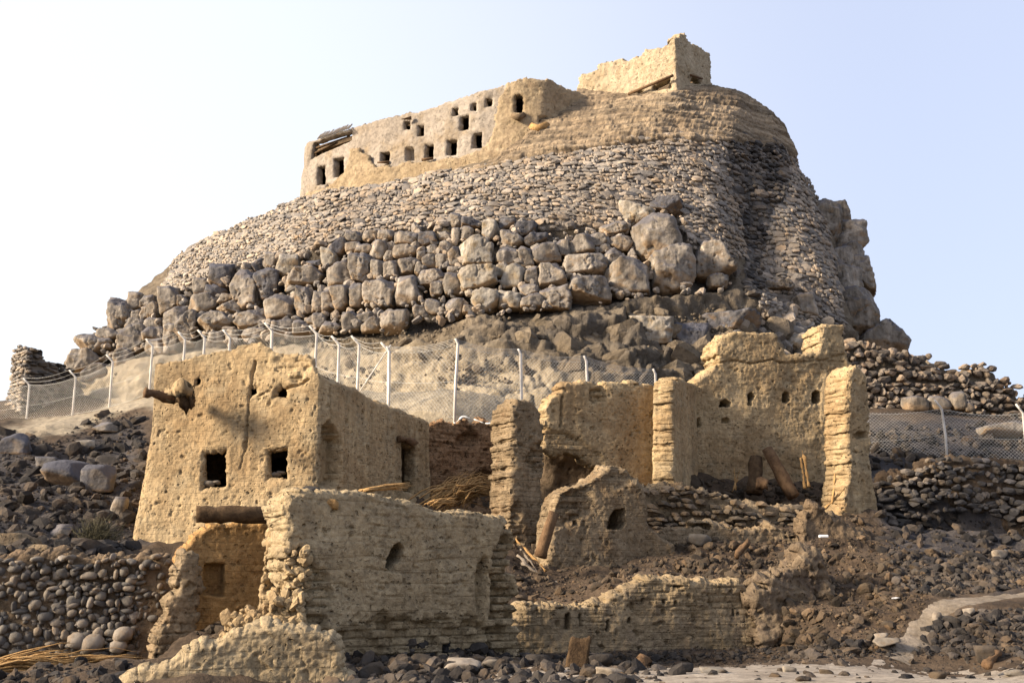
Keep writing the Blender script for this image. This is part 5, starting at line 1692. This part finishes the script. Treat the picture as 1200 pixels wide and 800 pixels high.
for (x, b, t, Y, ln) in ((1000, 556, 482, 44.4, 0), (1110, 540, 479, 43.6, -.05), (1205, 546, 484, 43.4, 0), (1300, 548, 488, 43.5, 0), (1410, 548, 488, 43.6, 0)):
    FD.append((x, b, Y, H_(b, t, Y), ln))
fence('chain_link_fence', 'chain link fence with one leaning white post before the shoulder wall', FD, wires=1)
beam([(458, 404, 41.5), (422, 458, 42.2)], .03, M['post'], 'fence_brace', label='thin white diagonal brace between two bent fence posts', cat='brace', rough=0)
beam([(532, 496, 39.0), (543, 488, 39.0), (556, 491, 38.9), (568, 496, 38.7), (581, 496, 38.5)], .022, M['wire'], 'cable', n=6, label='loose pale cable sagging over the broken wall left of the pillar', cat='cable', rough=.1)

# ------------------------------------------------------------------ timber, sticks, palm debris
beam([(899, 526, 38.5), (930, 582, 37.9)], [.2, .22], M['wood'], 'timber_log', label='reddish log leaning against the holed wall, its cut end up', cat='log', n=12, rough=.06)
beam([(886, 536, 38.6), (883, 578, 38.2)], [.22, .26], M['wood_dark'], 'timber_log', label='dark upright stump behind the leaning reddish log', cat='log', n=12, rough=.1)
beam([(886, 566, 37.6), (900, 567, 37.5)], [.2, .2], M['wood'], 'timber_log', label='short cut log end lying at the foot of the leaning logs', cat='log', n=12)
beam([(649, 600, 31.0), (633, 652, 30.8)], [.13, .18], M['wood'], 'timber_log', label='log leaning on the left side of the gable stump', cat='log', n=12, rough=.07)
beam([(877, 634, 31.6), (862, 652, 31.2)], [.09, .08], M['wood'], 'stick', label='short brown branch sticking out of the rubble slope', cat='stick')
# splintered plank in the foreground
c0_, c1_ = P(672, 798, 22.4), P(681, 747, 22.5)
ax_ = (c1_ - c0_)
V, Q = box_mesh(-.5, -.5, 0, .5, .5, 1)
bmv = []
nx_ = 9
us = np.linspace(-.5, .5, nx_)
Vp = []
for k, v in enumerate(np.linspace(0, 1, 12)):
    for yy in (-.06, .06):
        for u in us:
            top_ = .06 * perlin(np.array([u * 7, yy * 9, 3.3])) + (.05 if abs(u) > .3 else 0)
            vv_ = v * (1 + top_)
            Vp.append(c0_ + ax_ * vv_ + np.array([u * .46 * (1 - .12 * v), 0, 0]) + np.array([.06, 1, 0]) * (yy + .05 * u))
Vp = np.array(Vp)
qs = []
for k in range(11):
    o0, o1 = k * 2 * nx_, (k + 1) * 2 * nx_
    for i in range(nx_ - 1):
        qs.append((o0 + i, o0 + i + 1, o1 + i + 1, o1 + i))
        qs.append((o0 + nx_ + i + 1, o0 + nx_ + i, o1 + nx_ + i, o1 + nx_ + i + 1))
    qs.append((o0 + nx_, o0, o1, o1 + nx_))
    qs.append((o0 + nx_ - 1, o0 + 2 * nx_ - 1, o1 + 2 * nx_ - 1, o1 + nx_ - 1))
o1 = 11 * 2 * nx_
for i in range(nx_ - 1):
    qs.append((o1 + i, o1 + i + 1, o1 + nx_ + i + 1, o1 + nx_ + i))
Vp += fbm(Vp, 5, 3)[:, None] * np.array([.02, .02, 0])
obj('plank_stump', Vp, [np.array(qs)], M['wood_dark'], label='broad splintered plank standing upright among the foreground stones', cat='plank')
beam([(752, 772, 23.0), (757, 786, 22.6), (735, 802, 22.0)], [.07, .1, .12], M['wood'], 'root', label='bent brown root stump right of the upright plank', cat='root', rough=.4)
beam([(1171, 764, 24.6), (1156, 780, 24.2)], [.06, .07], M['wood'], 'stick', label='orange brown stick leaning on the bank at the lower right', cat='stick')
beam([(1098, 718, 27.3), (1097.5, 730, 27.2)], [.05, .05], M['twig'], 'stick', label='short upright peg on the bank beside the path', cat='stick')
beam([(686, 784, 22.9), (697, 788, 22.6), (712, 799, 22.2)], [.02, .02, .02], M['white'], 'pipe', label='thin white bent pipe beside the upright plank', cat='pipe', rough=0)
for k, (x0, y0, x1, y1, Y0, l) in enumerate(((604, 631, 640, 668, 31.2, 'pale stick in the dark corner left of the gable stump'), (606, 650, 645, 684, 31.0, 'long grey stick leaning in the corner behind the grey wall'), (612, 660, 660, 686, 30.8, 'grey stick lying low in the corner behind the grey wall'), (608, 640, 634, 676, 31.1, 'thin twig in the corner behind the grey wall'))):
    beam([(x0, y0, Y0 + .5), ((x0 + x1) / 2 + 2, (y0 + y1) / 2 + 2, Y0 + .2), (x1, y1, Y0 - .1)], .028, M['twig'] if k else M['straw'], 'stick', n=6, label=l, cat='stick', group='sticks in the dark corner')
for k, (x0, y0, x1, y1, l) in enumerate(((940, 528, 948, 570, 'tall pale reed before the holed wall'), (938, 536, 942, 572, 'shorter pale reed beside the tall one'), (860, 548, 862, 574, 'upright stick left of the dark stump'), (866, 552, 858, 576, 'slanting stick left of the dark stump'), (978, 555, 975, 590, 'upright stick near the leaning buttress'), (990, 572, 962, 600, 'crossed stick by the buttress foot'))):
    Y0 = 38.3 if x0 < 960 else 36.6
    beam([(x0, y0, Y0), ((x0 + x1) / 2 + 1, (y0 + y1) / 2, Y0 - .1), (x1, y1, Y0 - .2)], [.018, .028, .03], M['straw'], 'reed', n=6, label=l, cat='reed', group='reeds and sticks below the holed wall')


def fronds(name, label, p0, p1, n, spread, wid, mat, cat, arch=.2, group=None):
    mb = MB()
    p0, p1 = np.array(p0), np.array(p1)
    for k in range(n):
        a = p0 + rng.normal(size=3) * spread * np.array([1, .8, .4])
        b = p1 + rng.normal(size=3) * spread * np.array([1.3, 1, .8])
        u = np.linspace(0, 1, 7)[:, None]
        q = a * (1 - u) + b * u + np.array([0, 0, arch * rng.uniform(.3, 1.2)]) * np.sin(np.pi * u) + rng.normal(size=(7, 3)) * spread * .12
        mb.tube(q, np.array([1, .9, .8, .7, .55, .4, .2]) * wid * rng.uniform(.5, 1.4), 4, tone=rng.random())
    return mb.build(name, mat, label=label, cat=cat, group=group)


fronds('palm_debris', 'dry orange palm fronds heaped across the bottom left corner', P(-30, 789, 22.2), P(70, 781, 22.6), 90, .20, .022, M['straw'], 'palm fronds', .12)
fronds('palm_debris', 'dry palm stalks running right from the bottom left heap', P(50, 780, 22.8), P(160, 776, 23.6), 50, .12, .02, M['straw'], 'palm fronds', .1)
fronds('palm_debris', 'orange dry palm thatch in the hollow between house and pillar', P(525, 585, 35.2), P(575, 572, 36.5), 110, .38, .025, M['straw'], 'palm thatch', .3)
fronds('palm_debris', 'flat piece of straw on top of the grey brick wall near its middle', P(424, 574.5, 24.25), P(478, 569, 25.1), 26, .05, .022, M['straw'], 'palm thatch', .03)
fronds('palm_debris', 'straw on the grey brick wall towards its right end', P(505, 590, 25.6), P(532, 587, 26.0), 20, .06, .02, M['straw'], 'palm thatch', .04)

# dry shrub on the left slope
mb = MB()
cs = P(112, 642, 30.0)
for k in range(420):
    d = rng.normal(size=3)
    d[2] = abs(d[2]) + .3
    d /= np.linalg.norm(d)
    r_ = rng.uniform(.35, 1.1)
    a = cs + d * r_ * np.array([.65, .5, .85]) * .5 + rng.normal(size=3) * .12
    mb.tube([a, a + d * .18 + rng.normal(size=3) * .06, a + d * .34 + rng.normal(size=3) * .12], [.012, .009, .004], 3, tone=rng.random(), cap=False)
mb.build('dry_shrub', plain('dry_shrub', (.085, .075, .045), .9), label='dark dry shrub on the slope above the cobble wall', cat='shrub')

# ------------------------------------------------------------------ rubble and stones
mb = MB()
scatter(mb, [(-60, 495), (20, 505), (60, 520), (110, 486), (160, 478), (172, 520), (160, 650), (60, 650), (-60, 650)], 1700, .04, .42, pw=3.0, sink=.4)
scatter(mb, [(-60, 495), (20, 505), (60, 520), (110, 486), (160, 478), (172, 520), (160, 650), (60, 650), (-60, 650)], 2500, .015, .09, pw=1.4, sink=.3, tone=(.4, 1))
mb.build('rubble', M['rubble_dark'], smooth=False, kind='stuff', label='dark rubble on the slope left of the mud house', cat='rubble')
mb = MB()
scatter(mb, [(600, 620), (700, 670), (780, 640), (880, 600), (1000, 590), (1060, 640), (1100, 690), (1040, 760), (900, 770), (890, 700), (700, 690), (640, 705), (600, 700)], 2600, .02, .2, pw=3.0, sink=.4)
scatter(mb, [(770, 640), (890, 625), (980, 650), (900, 690), (780, 682)], 500, .04, .24, pw=2.4, sink=.4)
scatter(mb, [(700, 545), (760, 560), (985, 568), (1000, 600), (760, 600)], 350, .05, .3, pw=2.2)
scatter(mb, [(230, 740), (340, 735), (330, 760), (240, 760)], 120, .04, .16, pw=1.5)
scatter(mb, [(600, 620), (700, 670), (780, 640), (880, 600), (1000, 590), (1060, 640), (1100, 690), (1040, 766), (900, 770), (640, 770), (600, 700)], 5000, .012, .07, pw=1.4, sink=.3)
mb.build('rubble', M['rubble'], smooth=False, kind='stuff', label='brown rubble strewn between the ruined walls', cat='rubble')
mb = MB()
scatter(mb, [(1050, 690), (1040, 640), (1100, 650), (1280, 640), (1280, 690), (1180, 690), (1110, 700)], 3200, .012, .18, pw=2.6, sink=.4)
scatter(mb, [(1075, 758), (1082, 738), (1110, 722), (1150, 714), (1280, 712), (1280, 770), (1060, 768)], 2600, .015, .18, pw=2.6, sink=.4)
scatter(mb, [(1030, 600), (1200, 615), (1280, 620), (1280, 660), (1030, 650)], 500, .03, .3, pw=2.6, sink=.4)
mb.build('rubble', M['rubble_dark'], smooth=False, kind='stuff', label='dark stony bank beside the path at the lower right', cat='rubble')
mb = MB()
scatter(mb, [(395, 815), (400, 768), (450, 756), (610, 764), (760, 780), (800, 790), (690, 815)], 900, .035, .24, pw=2.0)
scatter(mb, [(760, 782), (1040, 766), (1200, 776), (1200, 812), (700, 812)], 260, .02, .13, pw=2.0)
scatter(mb, [(640, 768), (1030, 752), (1050, 768), (760, 778)], 420, .03, .16, pw=2.0)
scatter(mb, [(395, 815), (400, 768), (610, 762), (1040, 752), (1070, 768), (760, 790), (690, 815)], 3000, .01, .05, pw=1.3, sink=.3)
scatter(mb, [(600, 800), (760, 783), (1040, 768), (1240, 776), (1240, 812), (600, 820)], 900, .008, .04, pw=1.5, sink=.3)
scatter(mb, [(-40, 775), (180, 770), (140, 800), (100, 830), (-40, 830)], 500, .02, .16, pw=2.0, sink=.35)
mb.build('foreground_rubble', M['rubble_dark'], smooth=False, kind='stuff', label='small dark stones strewn along the edge of the dusty track', cat='rubble')
mb = MB()
scatter(mb, [(1000, 556), (1200, 546), (1200, 500), (1010, 500)], 260, .06, .4, pw=2.0)
mb.build('rubble', M['rubble_dark'], smooth=False, kind='stuff', label='stones on the ground behind the right chain link fence', cat='rubble')

STONES = [(541, 780, 40, 15, 23.0, 'cobble', .95, 'long pale stone lying below the grey brick wall'), (578, 778, 22, 10, 23.2, 'cobble', .6, 'grey flat stone right of the long pale stone'), (630, 774, 26, 13, 23.4, 'rubble_dark', .5, 'dark blue stone left of the upright plank'), (702, 775, 28, 16, 23.0, 'rubble_dark', .6, 'dark stone right behind the upright plank'),
          (716, 790, 30, 14, 22.4, 'cobble', .7, 'grey boulder in front right of the upright plank'), (800, 783, 22, 12, 22.8, 'rubble_dark', .2, 'black angular stone on the edge of the track'), (838, 786, 30, 8, 22.7, 'cobble', .5, 'flat stone half buried in the dusty track'), (925, 785, 14, 8, 22.8, 'cobble', .6, 'small grey stone on the track, left one of two'), (942, 796, 16, 8, 22.3, 'rubble_dark', .4, 'dark stone at the bottom edge of the track'), (968, 788, 14, 7, 22.6, 'rubble', .5, 'brown stone on the track right of the dark one'),
          (1098, 792, 20, 9, 22.6, 'rubble', .6, 'reddish stone on the track at the right'), (1032, 745, 14, 7, 26.2, 'cobble', .95, 'pale stone where the path joins the track'), (1036, 752, 30, 9, 25.8, 'cobble', .6, 'long grey stone at the mouth of the path'), (1156, 768, 26, 20, 24.9, 'rubble_dark', .6, 'dark blue stone at the foot of the lower right bank'), (1190, 788, 24, 8, 22.9, 'cobble', .5, 'flat stone at the right end of the track'),
          (1172, 650, 20, 12, 33.5, 'cobble', .7, 'grey stone on the slope right of the dark hollow'), (1136, 716, 12, 8, 27.2, 'cobble', .95, 'pale stone on top of the lower right bank'), (362, 577, 22, 15, 23.6, 'rubble_dark', .5, 'dark blue rock perched on the left end of the grey brick wall'), (384, 582, 16, 9, 23.8, 'rubble_dark', .3, 'smaller dark rock beside the perched blue rock'),
          (388, 590, 16, 12, 23.5, 'mud_ochre_bounce', .6, 'orange lump of earth set in the top of the grey brick wall'), (80, 556, 46, 34, 35.5, 'boulder_dark', .6, 'largest boulder on the dark slope left of the house'), (118, 560, 32, 30, 34.8, 'boulder_dark', .6, 'leaning dark boulder on the slope beside the house corner'), (20, 520, 34, 26, 40, 'boulder_dark', .6, 'dark boulder on the left edge of the slope'), (60, 545, 30, 16, 37, 'boulder_dark', .6, 'flat blue grey boulder on the dark slope'), (128, 500, 30, 12, 45, 'boulder', .6, 'flat boulder below the fence on the left slope'), (72, 622, 26, 14, 30.5, 'boulder', .6, 'grey boulder just above the cobble wall'), (18, 640, 44, 26, 28.3, 'mud_tan', .6, 'brown crag at the left edge above the cobble wall'), (44, 648, 30, 18, 28.0, 'mud_tan', .5, 'smaller brown crag right of the other one above the cobbles'), (100, 522, 20, 12, 42.5, 'boulder_pale', .6, 'small pale boulder high on the left slope'), (139, 596, 18, 24, 34.3, 'boulder', .5, 'grey slab against the foot of the house corner'),
          (1180, 505, 60, 20, 45.8, 'boulder', .5, 'low wide boulder behind the right chain link fence'), (820, 634, 26, 14, 32.4, 'cobble', .5, 'grey round stone in the rubble right of the gable stump')]
for i, (x, y, w, h, Y, mt, tn, l) in enumerate(STONES):
    r = np.random.default_rng(400 + i)
    hh = hit(ground_bvh, x, y + h * .35)
    pin = hh[0] is not None and mt not in ('mud_ochre_bounce', 'mud_tan') and i not in (17, 18, 19) and abs(hh[0].y - Y) < 6
    Yq = hh[0].y if pin else Y
    s = Yq / F / 2
    c = P(x, y, Yq - .05)
    pl = np.concatenate([rand_planes(r, 10, .62, 1.05), BOX6])
    Dv, Fv = ICO[4] if w > 28 else ICO[3]
    V = Dv * poly_radius(Dv, pl, 30)[:, None]
    V = V * (1 + .07 * fbm(V, 1.2, 4, seed=i) + .03 * fbm(V, 4, 3, seed=i))[:, None]
    V = V * np.array([w * s * 1.1, (w + h) * s * .55, h * s * 1.15]) + c
    obj('stone' if w < 30 else 'rock', V, [Fv], M[mt], loc=c, attrs={'tone': np.full(len(V), tn)}, label=l, cat='stone' if w < 30 else 'rock')
V, Q = box_mesh(-.13, -.08, -.04, .13, .08, .04)
c = P(965, 628, 33.2)
o = obj('block', V + c, [Q], M['white'], smooth=False, label='small white block lying on the mud stump below the buttress', cat='block')
bv = o.modifiers.new('b', 'BEVEL')
bv.width = .015
for (x, y, s, l) in ((1050, 703, .09, 'white scrap of litter on the dark slope left of the path'), (912, 672, .06, 'tiny white scrap on top of the brown mud stump'), (1176, 646, .08, 'white scrap on the slope at the right')):
    h = hit(ground_bvh, x, y)
    c = np.array(h[0][:]) + np.array([0, 0, .05])
    V = T_ROCKS[0][3] * np.array([s * 1.4, s, s * .35]) + c
    obj('litter', V, [T_ROCKS[1]], M['white'], label=l, cat='litter', smooth=False)

# ------------------------------------------------------------------ camera, light, sky
cam = bpy.data.cameras.new('camera')
cam.sensor_width = 36
cam.lens = F / 1200 * 36
cam.clip_start = .1
cam.clip_end = 3000
co = bpy.data.objects.new('camera', cam)
COL.objects.link(co)
co.location = (0, 0, CAMZ)
co.rotation_euler = (math.pi / 2 + PITCH, 0, 0)
scene.camera = co

AZ = R(-107)          # measured from straight ahead (+Y), negative = left
EL = R(24)
sd = Vector((math.sin(AZ) * math.cos(EL), math.cos(AZ) * math.cos(EL), math.sin(EL)))
L = bpy.data.lights.new('sun', 'SUN')
L.energy = 4.8
L.angle = R(14)
L.color = (1, .86, .69)
lo = bpy.data.objects.new('sun', L)
COL.objects.link(lo)
lo.rotation_euler = (-sd).to_track_quat('-Z', 'Y').to_euler()
lo.location = (-40, 0, 40)

w = bpy.data.worlds.new('World')
scene.world = w
w.use_nodes = True
nt = w.node_tree
sky = nt.nodes.new('ShaderNodeTexSky')
sky.sky_type = 'NISHITA'
sky.sun_disc = False
sky.sun_elevation = EL
sky.sun_rotation = AZ
sky.air_density = 1.0
sky.dust_density = 3.0
sky.ozone_density = 1.0
bg = nt.nodes['Background']
bg.inputs['Strength'].default_value = .14
# pale desert haze: the clear sky is mixed with a milky white that thickens towards the sun and the horizon
tc = nt.nodes.new('ShaderNodeTexCoord')
dt = nt.nodes.new('ShaderNodeVectorMath')
dt.operation = 'DOT_PRODUCT'
nt.links.new(tc.outputs['Generated'], dt.inputs[0])
dt.inputs[1].default_value = (math.sin(R(-50)), math.cos(R(-50)), .12)
rp_ = nt.nodes.new('ShaderNodeMapRange')
rp_.interpolation_type = 'SMOOTHSTEP'
nt.links.new(dt.outputs['Value'], rp_.inputs[0])
rp_.inputs[1].default_value = 0.33
rp_.inputs[2].default_value = 0.90
rp_.inputs[3].default_value = 0.34
rp_.inputs[4].default_value = 0.92
rp_.inputs[3].default_value = 0.0
rp_.inputs[4].default_value = 1.0
hz_ = nt.nodes.new('ShaderNodeMix')
hz_.data_type = 'RGBA'
nt.links.new(rp_.outputs[0], hz_.inputs[0])
hz_.inputs[6].default_value = (2.35, 2.55, 3.25, 1)
hz_.inputs[7].default_value = (3.75, 3.85, 4.0, 1)
mx = nt.nodes.new('ShaderNodeMix')
mx.data_type = 'RGBA'
mx.inputs[0].default_value = .78
nt.links.new(sky.outputs[0], mx.inputs[6])
nt.links.new(hz_.outputs[2], mx.inputs[7])
nt.links.new(mx.outputs[2], bg.inputs[0])

vs = scene.view_settings
vs.view_transform = 'Standard'
vs.look = 'None'
vs.exposure = 1.15
vs.gamma = 1
scene.render.engine = 'CYCLES'
scene.cycles.max_bounces = 5
scene.cycles.diffuse_bounces = 1
scene.cycles.use_denoising = True
